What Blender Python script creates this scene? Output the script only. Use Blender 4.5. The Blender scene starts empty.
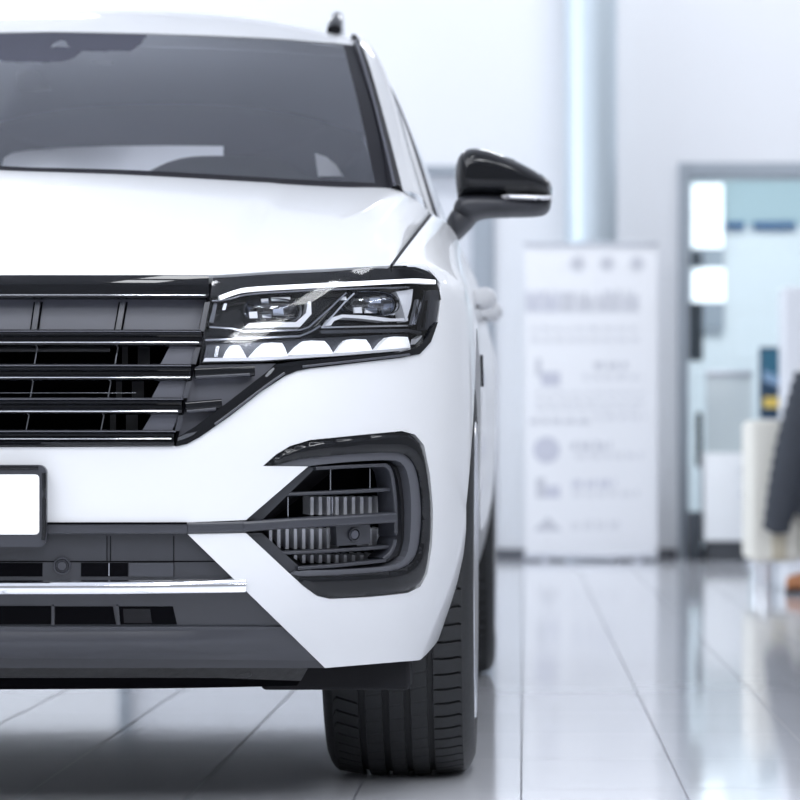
import bpy, math, random
import numpy as np
from mathutils import Vector
from mathutils.geometry import delaunay_2d_cdt
random.seed(7)
C = bpy.context.scene.collection
F = 3361.0                                   # focal length in pixels of the 800 px frame
CAM = np.array([1.052, -5.41, 0.593])        # camera; the car's nose is at y = 0, its middle at x = 0
VX, VY = 524.0, 457.0                        # where the car's length axis vanishes in the photograph

def at(px, py, y):
    """point of the place seen at a photograph position, at a chosen distance y along the car's axis"""
    d = y - CAM[1]
    return np.array([CAM[0] + (px - VX) * d / F, y, CAM[2] - (py - VY) * d / F])

# ------------------------------------------------------------------ materials
MATS = {}
def nt(name):
    m = bpy.data.materials.new(name); m.use_nodes = True
    return m, m.node_tree.nodes, m.node_tree.links, m.node_tree.nodes['Principled BSDF']
def pbr(name, col, rough=.5, metal=0., coat=0., spec=.5, noise=0., nscale=40., bump=0., emit=None, estr=1.):
    m, N, L, b = nt(name)
    b.inputs['Base Color'].default_value = (*col, 1)
    b.inputs['Roughness'].default_value = rough
    b.inputs['Metallic'].default_value = metal
    b.inputs['Coat Weight'].default_value = coat
    b.inputs['Coat Roughness'].default_value = .02
    b.inputs['Specular IOR Level'].default_value = spec
    tc = N.new('ShaderNodeTexCoord'); nz = N.new('ShaderNodeTexNoise')
    nz.inputs['Scale'].default_value = nscale; L.new(tc.outputs['Object'], nz.inputs['Vector'])
    mr = N.new('ShaderNodeMapRange'); mr.inputs[3].default_value = max(rough - noise, .0); mr.inputs[4].default_value = rough + noise
    L.new(nz.outputs['Fac'], mr.inputs[0]); L.new(mr.outputs[0], b.inputs['Roughness'])
    if bump:
        bp = N.new('ShaderNodeBump'); bp.inputs['Strength'].default_value = bump; bp.inputs['Distance'].default_value = .002
        L.new(nz.outputs['Fac'], bp.inputs['Height']); L.new(bp.outputs[0], b.inputs['Normal'])
    if emit:
        b.inputs['Emission Color'].default_value = (*emit, 1); b.inputs['Emission Strength'].default_value = estr
    MATS[name] = m
    return m
def glass(name, tint, ior=1.45, rough=0., gcol=(1, 1, 1)):
    m = bpy.data.materials.new(name); m.use_nodes = True
    N, L = m.node_tree.nodes, m.node_tree.links
    N.remove(N['Principled BSDF'])
    tr = N.new('ShaderNodeBsdfTransparent'); tr.inputs[0].default_value = (*tint, 1)
    gl = N.new('ShaderNodeBsdfGlossy'); gl.inputs['Roughness'].default_value = rough; gl.inputs[0].default_value = (*gcol, 1)
    fr = N.new('ShaderNodeFresnel'); fr.inputs['IOR'].default_value = ior
    mx = N.new('ShaderNodeMixShader')
    L.new(fr.outputs[0], mx.inputs[0]); L.new(tr.outputs[0], mx.inputs[1]); L.new(gl.outputs[0], mx.inputs[2])
    L.new(mx.outputs[0], N['Material Output'].inputs[0])
    MATS[name] = m
    return m

pbr('white_paint', (.625, .636, .657), .42, coat=.5, noise=.02)
pbr('gloss_black', (.006, .0066, .0085), .035, spec=.34)
pbr('grille_satin', (.05, .053, .066), .32, noise=.03)
pbr('grille_panel', (.075, .078, .098), .42, noise=.03)
pbr('trim_grey', (.022, .0235, .030), .42, noise=.05, nscale=900, bump=.05)
pbr('trim_lip', (.031, .033, .042), .38, noise=.04)
pbr('intake_grey', (.075, .078, .092), .4, noise=.03)
pbr('matte_black', (.007, .007, .009), .75, noise=.05, spec=.25)
pbr('void_black', (.002, .002, .003), .9, spec=.05)
pbr('undertray', (.006, .006, .007), .55, noise=.15, nscale=60, bump=.5)
pbr('chrome', (.82, .83, .86), .07, metal=1.)
pbr('dark_chrome', (.30, .31, .34), .15, metal=1.)
pbr('reflector', (.86, .87, .9), .16, metal=1.)
pbr('lamp_white', (.85, .86, .9), .2, coat=1.)
pbr('unlit_lamp_glow', (.85, .86, .9), .25, emit=(.93, .96, 1.), estr=.45)  # emission stands in for bright reflections on switched-off lamp parts
pbr('lamp_grey', (.10, .105, .12), .2, metal=.6)
pbr('fin_metal', (.55, .56, .60), .45, metal=.3)
pbr('plate_white', (.9, .9, .9), .35)
pbr('rubber', (.010, .011, .013), .6, noise=.08, nscale=120, bump=.08)
pbr('alloy', (.62, .63, .66), .25, metal=1.)
pbr('cabin', (.018, .018, .022), .7)
pbr('cabin_grey', (.40, .41, .47), .7)
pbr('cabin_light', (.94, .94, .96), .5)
pbr('shade_band', (.075, .078, .10), .6, spec=.0)
pbr('frit_black', (.014, .014, .018), .3, spec=.04)
pbr('gasket', (.016, .016, .021), .6, spec=.1)
glass('windscreen_glass', (.88, .90, .94), 1.72, gcol=(.92, .94, 1.))
glass('side_glass', (.34, .35, .38), 1.5)
glass('rear_glass', (.03, .03, .035), 1.5)
glass('lamp_cover', (.95, .96, .98), 1.36, rough=.06)
glass('lens_glass', (.8, .84, .92), 1.9)
glass('door_glass', (.93, .96, .97), 1.4)

# ------------------------------------------------------------------ object helpers
class MB:
    """collects the faces of one mesh object"""
    def __init__(s): s.v = []; s.f = []; s.n = []; s.m = []
    def add(s, verts, faces, normals=None, mi=0):
        b = len(s.v); s.v += [tuple(map(float, p)) for p in verts]
        for k, f in enumerate(faces):
            s.f.append([i + b for i in f]); s.m.append(mi)
            s.n.append(None if normals is None else normals[k])
    def build(s, name, mat, parent=None, smooth=True, angle=38):
        me = bpy.data.meshes.new(name)
        me.from_pydata(s.v, [], s.f); me.update()
        for mm in (mat if isinstance(mat, (list, tuple)) else [mat]): me.materials.append(MATS[mm])
        me.polygons.foreach_set('material_index', s.m)
        if smooth:
            me.polygons.foreach_set('use_smooth', [True] * len(me.polygons))
            if any(x is not None for x in s.n):
                loops = []
                for p in me.polygons:
                    nn = s.n[p.index]
                    for j in range(p.loop_total):
                        loops.append(tuple(p.normal) if nn is None else tuple(map(float, nn[j])))
                me.normals_split_custom_set(loops)
            else:
                me.set_sharp_from_angle(angle=math.radians(angle))
        o = bpy.data.objects.new(name, me); C.objects.link(o)
        if parent is not None: o.parent = parent
        return o
def empty(name, loc=(0, 0, 0), rz=0.):
    o = bpy.data.objects.new(name, None); C.objects.link(o)
    o.location = loc; o.rotation_euler = (0, 0, rz); o.empty_display_size = .2
    return o
def tag(o, label, cat, group=None):
    o['label'] = label; o['category'] = cat
    if group: o['group'] = group
    return o
def structure(o):
    o['kind'] = 'structure'; return o
def kids(o): return [c for c in bpy.data.objects if c.parent == o]
def mirrored(o, parent=None):
    """the same part on the other flank of the car"""
    if o.type == 'EMPTY':
        c = empty(o.name.split('.')[0]); me = None
    else:
        me = o.data; nm = bpy.data.meshes.new(o.name.split('.')[0])
        vs = [(-v.co.x, v.co.y, v.co.z) for v in me.vertices]
        fs = [list(reversed(p.vertices)) for p in me.polygons]
        nm.from_pydata(vs, [], fs); nm.update()
        for mm in me.materials: nm.materials.append(mm)
        nm.polygons.foreach_set('material_index', [p.material_index for p in me.polygons])
        nm.polygons.foreach_set('use_smooth', [True] * len(nm.polygons))
        nm.set_sharp_from_angle(angle=math.radians(38))
        c = bpy.data.objects.new(o.name.split('.')[0], nm); C.objects.link(c)
    c.parent = parent if parent is not None else o.parent
    for k in kids(o): mirrored(k, c)
    return c

def box(mb, x0, x1, y0, y1, z0, z1, bev=0., mi=0):
    b = min(bev, (x1 - x0) / 2.01, (y1 - y0) / 2.01, (z1 - z0) / 2.01)
    if b <= 0:
        v = [(x, y, z) for x in (x0, x1) for y in (y0, y1) for z in (z0, z1)]
        f = [(0, 1, 3, 2), (4, 6, 7, 5), (0, 4, 5, 1), (2, 3, 7, 6), (0, 2, 6, 4), (1, 5, 7, 3)]
        mb.add(v, f, mi=mi); return
    import bmesh
    bm = bmesh.new(); bmesh.ops.create_cube(bm, size=1)
    for w in bm.verts:
        w.co = ((x0 + x1) / 2 + w.co.x * (x1 - x0), (y0 + y1) / 2 + w.co.y * (y1 - y0), (z0 + z1) / 2 + w.co.z * (z1 - z0))
    bmesh.ops.bevel(bm, geom=bm.edges[:], offset=b, segments=3, affect='EDGES', profile=.5)
    bm.verts.index_update()
    mb.add([w.co[:] for w in bm.verts], [[w.index for w in f.verts] for f in bm.faces], mi=mi); bm.free()
def grid(mb, P, mi=None, flip=False, close_u=False, close_v=False):
    P = np.asarray(P); n, m = P.shape[:2]
    f, mm = [], []
    for i in range(n if close_u else n - 1):
        for j in range(m if close_v else m - 1):
            q = [i * m + j, ((i + 1) % n) * m + j, ((i + 1) % n) * m + (j + 1) % m, i * m + (j + 1) % m]
            f.append(q[::-1] if flip else q); mm.append(0 if mi is None else mi(i, j))
    b = len(mb.v); mb.v += [tuple(map(float, p)) for p in P.reshape(-1, 3)]
    for q, k in zip(f, mm):
        mb.f.append([a + b for a in q]); mb.n.append(None); mb.m.append(k)
def shell(mb, P, thick, mi=None, flip=False):
    """a grid with a second skin behind it and closed edges; thick = vector"""
    P = np.asarray(P, float); Q = P + np.asarray(thick)
    n, m = P.shape[:2]; b = len(mb.v)
    grid(mb, P, mi, flip); grid(mb, Q, mi, not flip)
    o = n * m
    def e(a, c, k): 
        q = [b + a, b + c, b + o + c, b + o + a]
        mb.f.append(q if flip else q[::-1]); mb.n.append(None); mb.m.append(k)
    for i in range(n - 1):
        e(i * m, (i + 1) * m, 0 if mi is None else mi(i, 0)); e((i + 1) * m + m - 1, i * m + m - 1, 0 if mi is None else mi(i, m - 2))
    for j in range(m - 1):
        e(j + 1, j, 0 if mi is None else mi(0, j)); e((n - 1) * m + j, (n - 1) * m + j + 1, 0 if mi is None else mi(n - 2, j))
def tube(mb, pts, r, n=10, mi=0):
    pts = [np.asarray(p, float) for p in pts]; rings = []
    for i, p in enumerate(pts):
        t = pts[min(i + 1, len(pts) - 1)] - pts[max(i - 1, 0)]; t /= np.linalg.norm(t)
        a = np.cross(t, (0, 0, 1)); a = np.cross(t, (0, 1, 0)) if np.linalg.norm(a) < .1 else a
        a /= np.linalg.norm(a); c = np.cross(t, a)
        rr = r[i] if isinstance(r, (list, tuple)) else r
        rings.append([p + rr * (math.cos(2 * math.pi * k / n) * a + math.sin(2 * math.pi * k / n) * c) for k in range(n)])
    b = len(mb.v); grid(mb, rings, close_v=True, mi=(lambda i, j: mi))
    mb.f.append([b + k for k in range(n)]); mb.n.append(None); mb.m.append(mi)
    e = b + (len(pts) - 1) * n; mb.f.append([e + k for k in reversed(range(n))]); mb.n.append(None); mb.m.append(mi)
def cyl(mb, c, r, h, axis='z', n=32, mi=0):
    c = np.asarray(c, float); d = {'x': (1, 0, 0), 'y': (0, 1, 0), 'z': (0, 0, 1)}[axis]
    tube(mb, [c - np.array(d) * h / 2, c + np.array(d) * h / 2], r, n, mi)

def spline(ts, ys):
    """natural cubic through (ts, ys); returns a vectorised function"""
    ts = np.asarray(ts, float); ys = np.asarray(ys, float); n = len(ts); h = np.diff(ts)
    A = np.eye(n); B = np.zeros(n)
    for i in range(1, n - 1):
        A[i, i - 1] = h[i - 1]; A[i, i] = 2 * (h[i - 1] + h[i]); A[i, i + 1] = h[i]
        B[i] = 3 * ((ys[i + 1] - ys[i]) / h[i] - (ys[i] - ys[i - 1]) / h[i - 1])
    c = np.linalg.solve(A, B); d = np.diff(c) / (3 * h); b = np.diff(ys) / h - h * (2 * c[:-1] + c[1:]) / 3
    def f(x):
        x = np.asarray(x, float); k = np.clip(np.searchsorted(ts, x) - 1, 0, n - 2); t = np.clip(x, ts[0], ts[-1]) - ts[k]
        return ys[k] + t * (b[k] + t * (c[k] + t * d[k]))
    return f
def curve3(pts):
    pts = np.asarray(pts, float); t = np.concatenate([[0], np.cumsum(np.linalg.norm(np.diff(pts, axis=0), axis=1))]); t /= t[-1]
    fs = [spline(t, pts[:, k]) for k in range(3)]
    return lambda s: np.stack([f(s) for f in fs], -1)
def sstep(a, b, x):
    t = np.clip((np.asarray(x, float) - a) / (b - a), 0, 1); return t * t * (3 - 2 * t)

# ------------------------------------------------------------------ body surface of the car
PLAN = np.array([(-.2, .004), (0, 0), (.2, .004), (.4, .02), (.55, .045), (.68, .087), (.78, .143), (.862, .218), (.917, .31), (.948, .42), (.961, .55),
                 (.966, .75), (.967, .95), (.965, 1.4), (.966, 2.5), (.978, 3.5), (.974, 4.1), (.93, 4.5), (.8, 4.76), (.5, 4.86), (0, 4.88), (-.2, 4.876)])
_pt = np.concatenate([[0], np.cumsum(np.linalg.norm(np.diff(PLAN, axis=0), axis=1))]); _pt -= _pt[1]
PXf, PYf = spline(_pt, PLAN[:, 0]), spline(_pt, PLAN[:, 1])
UMAX = _pt[-2]
_pz = [.1, .2, .25, .3, .36, .45, .55, .65, .72, .8, .86, .9, .95]
INF = spline(_pz, [.16, .11, .078, .045, .018, .004, 0, 0, .006, .02, .037, .055, .09])
INS = spline(_pz, [.11, .085, .068, .050, .030, .012, .003, 0, 0, .002, .006, .014, .034])
def plan_dir(u):
    e = 1e-3; dx = (PXf(u + e) - PXf(u - e)); dy = (PYf(u + e) - PYf(u - e)); l = np.hypot(dx, dy)
    return dy / l, -dx / l                     # outward normal
def S(u, v, off=0.):
    u = np.asarray(u, float); v = np.asarray(v, float)
    sg = np.where(u < 0, -1., 1.); u = np.abs(u)
    nx, ny = plan_dir(u); x = PXf(u)
    w = sstep(.6, .95, x) * (PYf(u) < 3) + (PYf(u) >= 3)
    i = INF(v) * (1 - w) + INS(v) * w - off
    return np.stack([sg * (x - nx * i), PYf(u) - ny * i, v], -1)
def SN(u, v):
    e = 2e-3; a = S(u + e, v) - S(u - e, v); b = S(u, v + e) - S(u, v - e)
    n = np.cross(a, b); return n / np.linalg.norm(n, axis=-1, keepdims=True)
_gu = np.linspace(0, 2.2, 221); _gv = np.linspace(.12, .95, 84)
_G = S(*np.meshgrid(_gu, _gv, indexing='ij'))
def proj(p):
    d = p[..., 1] - CAM[1]
    return np.stack([VX + (p[..., 0] - CAM[0]) * F / d, VY - (p[..., 2] - CAM[2]) * F / d], -1)
_GP = {}
def uv(px, py, off=0.):
    """where on the body surface the photograph shows this position"""
    q = np.array([px, py], float); off = round(float(off), 3)
    if off not in _GP: _GP[off] = proj(S(*np.meshgrid(_gu, _gv, indexing='ij'), off))
    k = np.argmin(((_GP[off] - q) ** 2).sum(-1) + .05 * _G[..., 1]); i, j = divmod(k, len(_gv))
    u, v = _gu[i], _gv[j]
    for _ in range(25):
        e = 1e-4; p0 = proj(S(u, v, off)); r = q - p0
        J = np.stack([(proj(S(u + e, v, off)) - p0) / e, (proj(S(u, v + e, off)) - p0) / e], -1)
        try: d = np.linalg.solve(J + 1e-6 * np.eye(2), r)
        except Exception: break
        d = np.clip(d, -.03, .03); u += d[0]; v += d[1]; u = min(max(u, 0), 2.4); v = min(max(v, .1), .95)
        if np.abs(r).max() < .02: break
    if px <= -120: u = 0.
    return (float(u), float(v))
def UV(l, off=0.): return [uv(*p, off) for p in l]
def dense(poly, step, closed=True):
    out = []
    n = len(poly)
    for i in range(n if closed else n - 1):
        a, b = np.array(poly[i]), np.array(poly[(i + 1) % n]); k = max(1, int(math.ceil(np.linalg.norm(b - a) / step)))
        for j in range(k): out.append(tuple(a + (b - a) * j / k))
    if not closed: out.append(tuple(poly[-1]))
    return out
def smooth_poly(poly, it=2, sharp=55):
    """corner cutting of the gentle corners of an outline"""
    for _ in range(it):
        out = []; n = len(poly)
        for i in range(n):
            a, b, c = (np.array(poly[(i + k) % n], float) for k in (-1, 0, 1))
            d1, d2 = b - a, c - b
            l1, l2 = np.linalg.norm(d1), np.linalg.norm(d2)
            if l1 < 1e-9 or l2 < 1e-9: continue
            ang = math.degrees(math.acos(np.clip(np.dot(d1, d2) / (l1 * l2), -1, 1)))
            if ang > sharp or ang < 3: out.append(tuple(b))
            else: out += [tuple(b - d1 * .25), tuple(b + d2 * .25)]
        poly = out
    return poly
def inside(pt, poly):
    x, y = pt; r = False; n = len(poly); j = n - 1
    for i in range(n):
        xi, yi = poly[i]; xj, yj = poly[j]
        if (yi > y) != (yj > y) and x < (xj - xi) * (y - yi) / (yj - yi) + xi: r = not r
        j = i
    return r
def fill(poly, step, holes=()):
    """triangles of a 2D outline with holes, with inner points"""
    loops = [dense(p, step) for p in (poly, *holes)]
    P, E = [], []
    for l in loops:
        b = len(P); P += l; E += [(b + i, b + (i + 1) % len(l)) for i in range(len(l))]
    a = np.array(loops[0]); lo, hi = a.min(0), a.max(0); allb = np.array(P)
    for x in np.arange(lo[0] + step / 2, hi[0], step):
        for y in np.arange(lo[1] + step / 2, hi[1], step):
            if inside((x, y), loops[0]) and not any(inside((x, y), h) for h in loops[1:]):
                if ((allb - (x, y)) ** 2).sum(1).min() > (step * .45) ** 2: P.append((x, y))
    r = delaunay_2d_cdt([Vector(p) for p in P], E, [], 0, 1e-7)
    V = [tuple(p) for p in r[0]]; T = []
    for t in r[2]:
        c = np.mean([V[i] for i in t], axis=0)
        if inside(c, loops[0]) and not any(inside(c, h) for h in loops[1:]):
            (x0, y0), (x1, y1), (x2, y2) = (V[i] for i in t)
            ar = (x1 - x0) * (y2 - y0) - (x2 - x0) * (y1 - y0)
            if abs(ar) > 1e-10: T.append(list(t) if ar > 0 else list(t)[::-1])
    return V, T
def skin(mb, poly_uv, off=0., thick=.02, step=.02, holes=(), mirror=False, edge=.0015, mi=0, front=None):
    """a panel on the body surface: the outline in (u, v), its rim turned inwards"""
    V, T = fill(poly_uv, step, holes)
    A = np.array(V); fo = off if front is None else front(A[:, 0], A[:, 1])
    p = S(A[:, 0], A[:, 1], fo); n = SN(A[:, 0], A[:, 1]); ns_ = n
    if front is not None:
        e = 1e-3; u_, v_ = A[:, 0], A[:, 1]; g_ = lambda a, b: S(a, b, front(a, b))
        ns_ = np.cross(g_(u_ + e, v_) - g_(u_ - e, v_), g_(u_, v_ + e) - g_(u_, v_ - e)); ns_ /= np.linalg.norm(ns_, axis=-1, keepdims=True)
    cnt = {}
    for t in T:
        for k in range(3):
            cnt[(t[k], t[(k + 1) % 3])] = 1
    rim = [(a, b) for a, b in cnt if (b, a) not in cnt]
    tri_n = [[ns_[i] for i in t] for t in T]
    mids = p.copy(); nn = np.abs(A[:, 0])
    def put(sx):
        m = np.array([sx, 1, 1.])
        fl = (lambda t: t) if sx > 0 else (lambda t: list(t)[::-1])
        mb.add(p * m, [fl(t) for t in T], [fl([q * m for q in x]) for x in tri_n], mi)
        if thick:
            idx = sorted({i for e in rim for i in e}); mp = {k: j for j, k in enumerate(idx)}
            q = p[idx]; b = q - n[idx] * thick
            fs = []
            for a, c in rim:
                if mirror and nn[a] < 1e-5 and nn[c] < 1e-5: continue
                fs.append(fl([mp[c], mp[a], mp[a] + len(idx), mp[c] + len(idx)]))
            mb.add(np.concatenate([q, b]) * m, fs, None, mi)
    put(1.)
    if mirror: put(-1.)
    return mb
def pdense(o, lim=40, step=16):
    out = []
    for i in range(len(o)):
        a, b = np.array(o[i], float), np.array(o[(i + 1) % len(o)], float); L = np.linalg.norm(b - a); k = max(1, int(L / step)) if L > lim else 1
        out += [tuple(a + (b - a) * j / k) for j in range(k)]
    return out
def popen(o):
    k = pdense(o); j = max(i for i, q in enumerate(k) if np.allclose(q, o[-1])); return k[:j + 1]
def panel(name, outline, mat, parent, off=0., thick=.02, step=.02, holes=(), mirror=False, sm=0, sharp=55, front=None):
    o = smooth_poly(outline, sm, sharp) if sm else outline
    q = UV(pdense(o), off)
    if min(a for a, b in q) > 1e-4 and mirror:
        mb = MB(); skin(mb, q, off, thick, step, (), False, front=front); ob = mb.build(name, mat, parent); mirrored(ob); return ob
    mb = MB(); skin(mb, q, off, thick, step, [UV(h, off) for h in holes], mirror, front=front)
    return mb.build(name, mat, parent)
def round_path(p, it=2):
    for _ in range(it):
        if len(p) < 4: break
        out = [p[0]]
        for i in range(len(p) - 1):
            a, b = np.array(p[i], float), np.array(p[i + 1], float)
            if i: out.append(tuple(a * .75 + b * .25))
            if i < len(p) - 2: out.append(tuple(a * .25 + b * .75))
        p = out + [p[-1]]
    return p
def sweep(mb, path, prof, mirror=False, step=.03, mi=0):
    """a bar along a body line; prof = closed loop of (height, outwards)"""
    q = dense(UV(round_path(path), max(o for h, o in prof)), step, False)
    if mirror: q = [(-a, b) for a, b in reversed(q) if a > 1e-6] + q
    A = np.array(q); p = S(A[:, 0], A[:, 1]); nx, ny = plan_dir(np.abs(A[:, 0])); n = np.stack([nx * np.where(A[:, 0] < 0, -1, 1), ny, 0 * nx], -1)
    d = np.gradient(p, axis=0); d /= np.linalg.norm(d, axis=1, keepdims=True)
    up = np.cross(d, -n); up /= np.linalg.norm(up, axis=1, keepdims=True)
    up = np.where(up[:, 2:] < 0, -up, up)
    rings = [[p[i] + up[i] * h + n[i] * o for h, o in prof] for i in range(len(p))]
    b = len(mb.v); grid(mb, rings, close_v=True, mi=lambda i, j: mi, flip=True)
    m = len(prof); e = b + (len(p) - 1) * m
    mb.f.append([b + k for k in range(m)]); mb.n.append(None); mb.m.append(mi)
    mb.f.append([e + k for k in reversed(range(m))]); mb.n.append(None); mb.m.append(mi)
def bar(name, path, prof, mat, parent, mirror=False, step=.03, angle=38):
    mb = MB(); sweep(mb, path, prof, mirror, step); return mb.build(name, mat, parent, angle=angle)
def rnd(h, d, out=0., r=.004, k=4):
    """profile of half height h and depth d with rounded front corners, its front at `out`"""
    r = min(r, h * .95, d * .9); p = [(-h, out - d)]
    for i in range(k + 1):
        a = math.pi / 2 * i / k; p.append((-h + r - r * math.cos(a), out - r + r * math.sin(a)))
    for i in range(k + 1):
        a = math.pi / 2 * (1 - i / k); p.append((h - r + r * math.cos(a), out - r + r * math.sin(a)))
    p.append((h, out - d)); return p
PXM = .00164                                  # metres per photograph pixel at the nose

# ------------------------------------------------------------------ THE CAR
car = tag(empty('car'), 'white sport utility car seen head-on with black grille on the showroom floor', 'car')

# --- front bumper
LAMP = [(213, 275), (260, 272), (330, 268.5), (393, 265.5), (415, 266), (429, 270.5), (441, 285), (441, 300), (438, 322), (431, 342), (420, 354),
        (400, 358), (340, 365), (310, 368.5), (297, 371), (285, 376), (262, 391), (230, 416), (200, 437), (187, 444), (172, 446.5), (60, 447)]
ARCH = [(420, 660), (432, 648), (444, 630), (454, 604), (461, 570), (466, 530), (470, 480), (473.5, 440), (476, 405)]
bump = [(-129, 447)] + LAMP[::-1][:14]        # grille bottom edge up to the lamp corner
bump = [(-129, 447), (60, 447), (172, 446.5), (187, 444), (200, 437), (230, 416), (262, 391), (285, 376), (297, 371), (310, 368.5), (340, 365),
        (400, 358), (420, 354), (431, 342), (438, 322), (441, 300), (455, 308)]
bump_b = [(420, 660), (325, 668), (187.5, 534), (246, 533), (290, 574), (303, 586), (317, 596), (330, 599), (370, 597), (408, 593),
        (420, 587), (427, 575), (432, 545), (433, 510), (430, 475), (424, 445), (415, 434.5), (402, 431), (360, 435), (310, 440), (290, 446), (276, 454.5), (263, 466),
        (308, 466.5), (246, 520), (187, 522.5), (47, 522.5), (-129, 522.5)]
WY, RY, WR, WZ = .92, 3.82, .381, .381        # wheel centres (front, rear), tyre radius
def u_of_y(y):
    g = np.linspace(.3, UMAX - 1.2, 6000); return float(g[np.argmin(np.abs(PYf(g) - y))])
def arc(a0, a1, n=12, y=WY, r=.455): return [(u_of_y(y + r * math.cos(a)), WZ + r * math.sin(a)) for a in np.radians(np.linspace(a0, a1, n))]
B0 = (u_of_y(.58), .78)
mb = MB(); skin(mb, UV(popen(bump)) + [B0] + arc(146, 164, 6) + UV([(466, 530), (461, 570), (454, 604), (444, 630), (432, 648)]) + UV(popen(bump_b)), 0, .03, .018, (), True)
mb.build('front_bumper', 'white_paint', car)

# --- fender: flank from the lamp to the door and the roll-over to the hood shut line
topA = UV([(393, 265.5), (404, 265.6), (415, 266), (422, 268), (429, 270.5), (436, 278), (441, 285), (441, 300)]) + [(u_of_y(.62), .865), (u_of_y(.9), .875), (u_of_y(1.55), .90)]
fl = UV([(441, 300), (455, 308)])
u0 = u_of_y(1.55)
fp = [fl[1], B0] + arc(146, -14, 36) + [(u_of_y(1.42), .27), (u_of_y(1.45), .25), (u0, .25), (u0, .90), (u_of_y(.9), .875), (u_of_y(.62), .865), fl[0]]
fm = MB(); skin(fm, fp, 0, .02, .02)
SEAM = curve3([at(393, 265.5, .34), at(403, 252, .58), at(417, 234, .96), at(432, 215, 1.55)])
na = 170
tA = np.array(topA); ta = np.concatenate([[0], np.cumsum(np.linalg.norm(np.diff(tA, axis=0), axis=1))]); ta /= ta[-1]
ss = np.linspace(0, 1, na) ** 1.0
au, av = np.interp(ss, ta, tA[:, 0]), np.interp(ss, ta, tA[:, 1])
pa = S(au, av); SEAM0 = SEAM(0.) ; 
def seam(t): 
    q = SEAM(t); return q + (pa[0] - SEAM0) * (1 - np.asarray(t))[..., None]
pb = seam(ss); e = .004; dv = (S(au, av) - S(au, av - e)) / e
dv /= np.linalg.norm(dv, axis=1, keepdims=True); L = np.linalg.norm(pb - pa, axis=1)[:, None]
tb = np.array([-.93, .1, .30]); tb /= np.linalg.norm(tb)
rows = []
for k in np.linspace(0, 1, 30):
    h = (2 * k**3 - 3 * k**2 + 1) * pa + (k**3 - 2 * k**2 + k) * dv * L * 1.1 + (-2 * k**3 + 3 * k**2) * pb + (k**3 - k**2) * tb * L * 1.1
    rows.append(h)
rows.append(pb + np.array([-.003, 0, -.02]))
grid(fm, np.array(rows), flip=True)
fender = fm.build('fender', 'white_paint', car)
mirrored(fender)

# --- hood
FR = UV([(-129, 275), (-60, 275), (0, 275), (60, 275), (120, 275), (170, 275), (213, 275), (260, 272), (330, 268.5), (393, 265.5)])
FA = np.array(FR); fx = S(FA[:, 0], FA[:, 1])
front_c = curve3(fx); 
base_pts = [at(-97, 171, 1.13)] + [at(0, 172, 1.14), at(100, 175, 1.17), at(193, 179, 1.22), at(290, 184.5, 1.31), at(360, 187.5, 1.39), at(395, 189.5, 1.45), at(415, 199, 1.50), at(432, 215, 1.55)]
base_pts[0][0] = 0.
rear_c = curve3(base_pts)
ns, ntt = 90, 48
s = np.linspace(0, 1, ns)[:, None]; t = np.linspace(0, 1, ntt)[None, :]
# equal lateral spacing on both curves
def reparam(cv, n):
    f = np.linspace(0, 1, 600); p = cv(f); x = np.abs(p[:, 0]); x = x / x[-1]
    return cv(np.interp(np.linspace(0, 1, n), np.maximum.accumulate(x), f))
Fp, Rp = reparam(front_c, ns), reparam(rear_c, ns)
Rp[:, 2] += .0
tt = t
H = Fp[:, None, :] * (1 - tt[..., None]) + Rp[:, None, :] * tt[..., None]
prof = 1.42 * tt - .42 * tt**2
H[..., 2] = Fp[:, None, 2] + (Rp - Fp)[:, None, 2] * prof - .020 * (1 - sstep(0, .10, tt)) * 0
crx = np.abs(H[..., 0])
H[..., 2] += (.012 * (1 - sstep(.545, .60, crx)) + .010 * (1 - sstep(0, .55, crx))) * np.sin(np.pi * np.clip(tt, 0, 1)) ** .6
ed = seam(np.linspace(0, 1, ntt)); corr = ed - H[-1]
H += corr[None] * (s ** 6)[..., None]
H[-1, :, 0] -= .005
front_drop = H[:, :1] + np.array([0, .012, -.014]); H = np.concatenate([front_drop, H], axis=1)
skirt = H[-1:] + np.array([0, 0, -.03]); H = np.concatenate([H, skirt], axis=0)
hm = MB(); full = np.concatenate([(H * np.array([-1, 1, 1]))[:0:-1], H], axis=0); grid(hm, full, flip=False)
hm.build('hood', 'white_paint', car, angle=50)
m = MB(); tube(m, list(seam(np.linspace(0, .985, 40)) + np.array([-.002, -.001, .0005])), .0026, 8); mirrored(m.build('hood_seal', 'gasket', car))

# --- dark engine bay behind grille, lamps and shut lines
eb = MB(); g_u, g_v = np.meshgrid(np.linspace(-1.36, 1.36, 60), np.linspace(.2, .86, 12), indexing='ij')
grid(eb, S(g_u, g_v, -.16))
eb.build('radiator_core', 'void_black', car)
sh = MB(); q = np.concatenate([(ed * np.array([-1, 1, 1]))[None], ed[None]], 0) - np.array([0, 0, .035]); grid(sh, q)
sh.build('engine_bay_cover', 'void_black', car)

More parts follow.
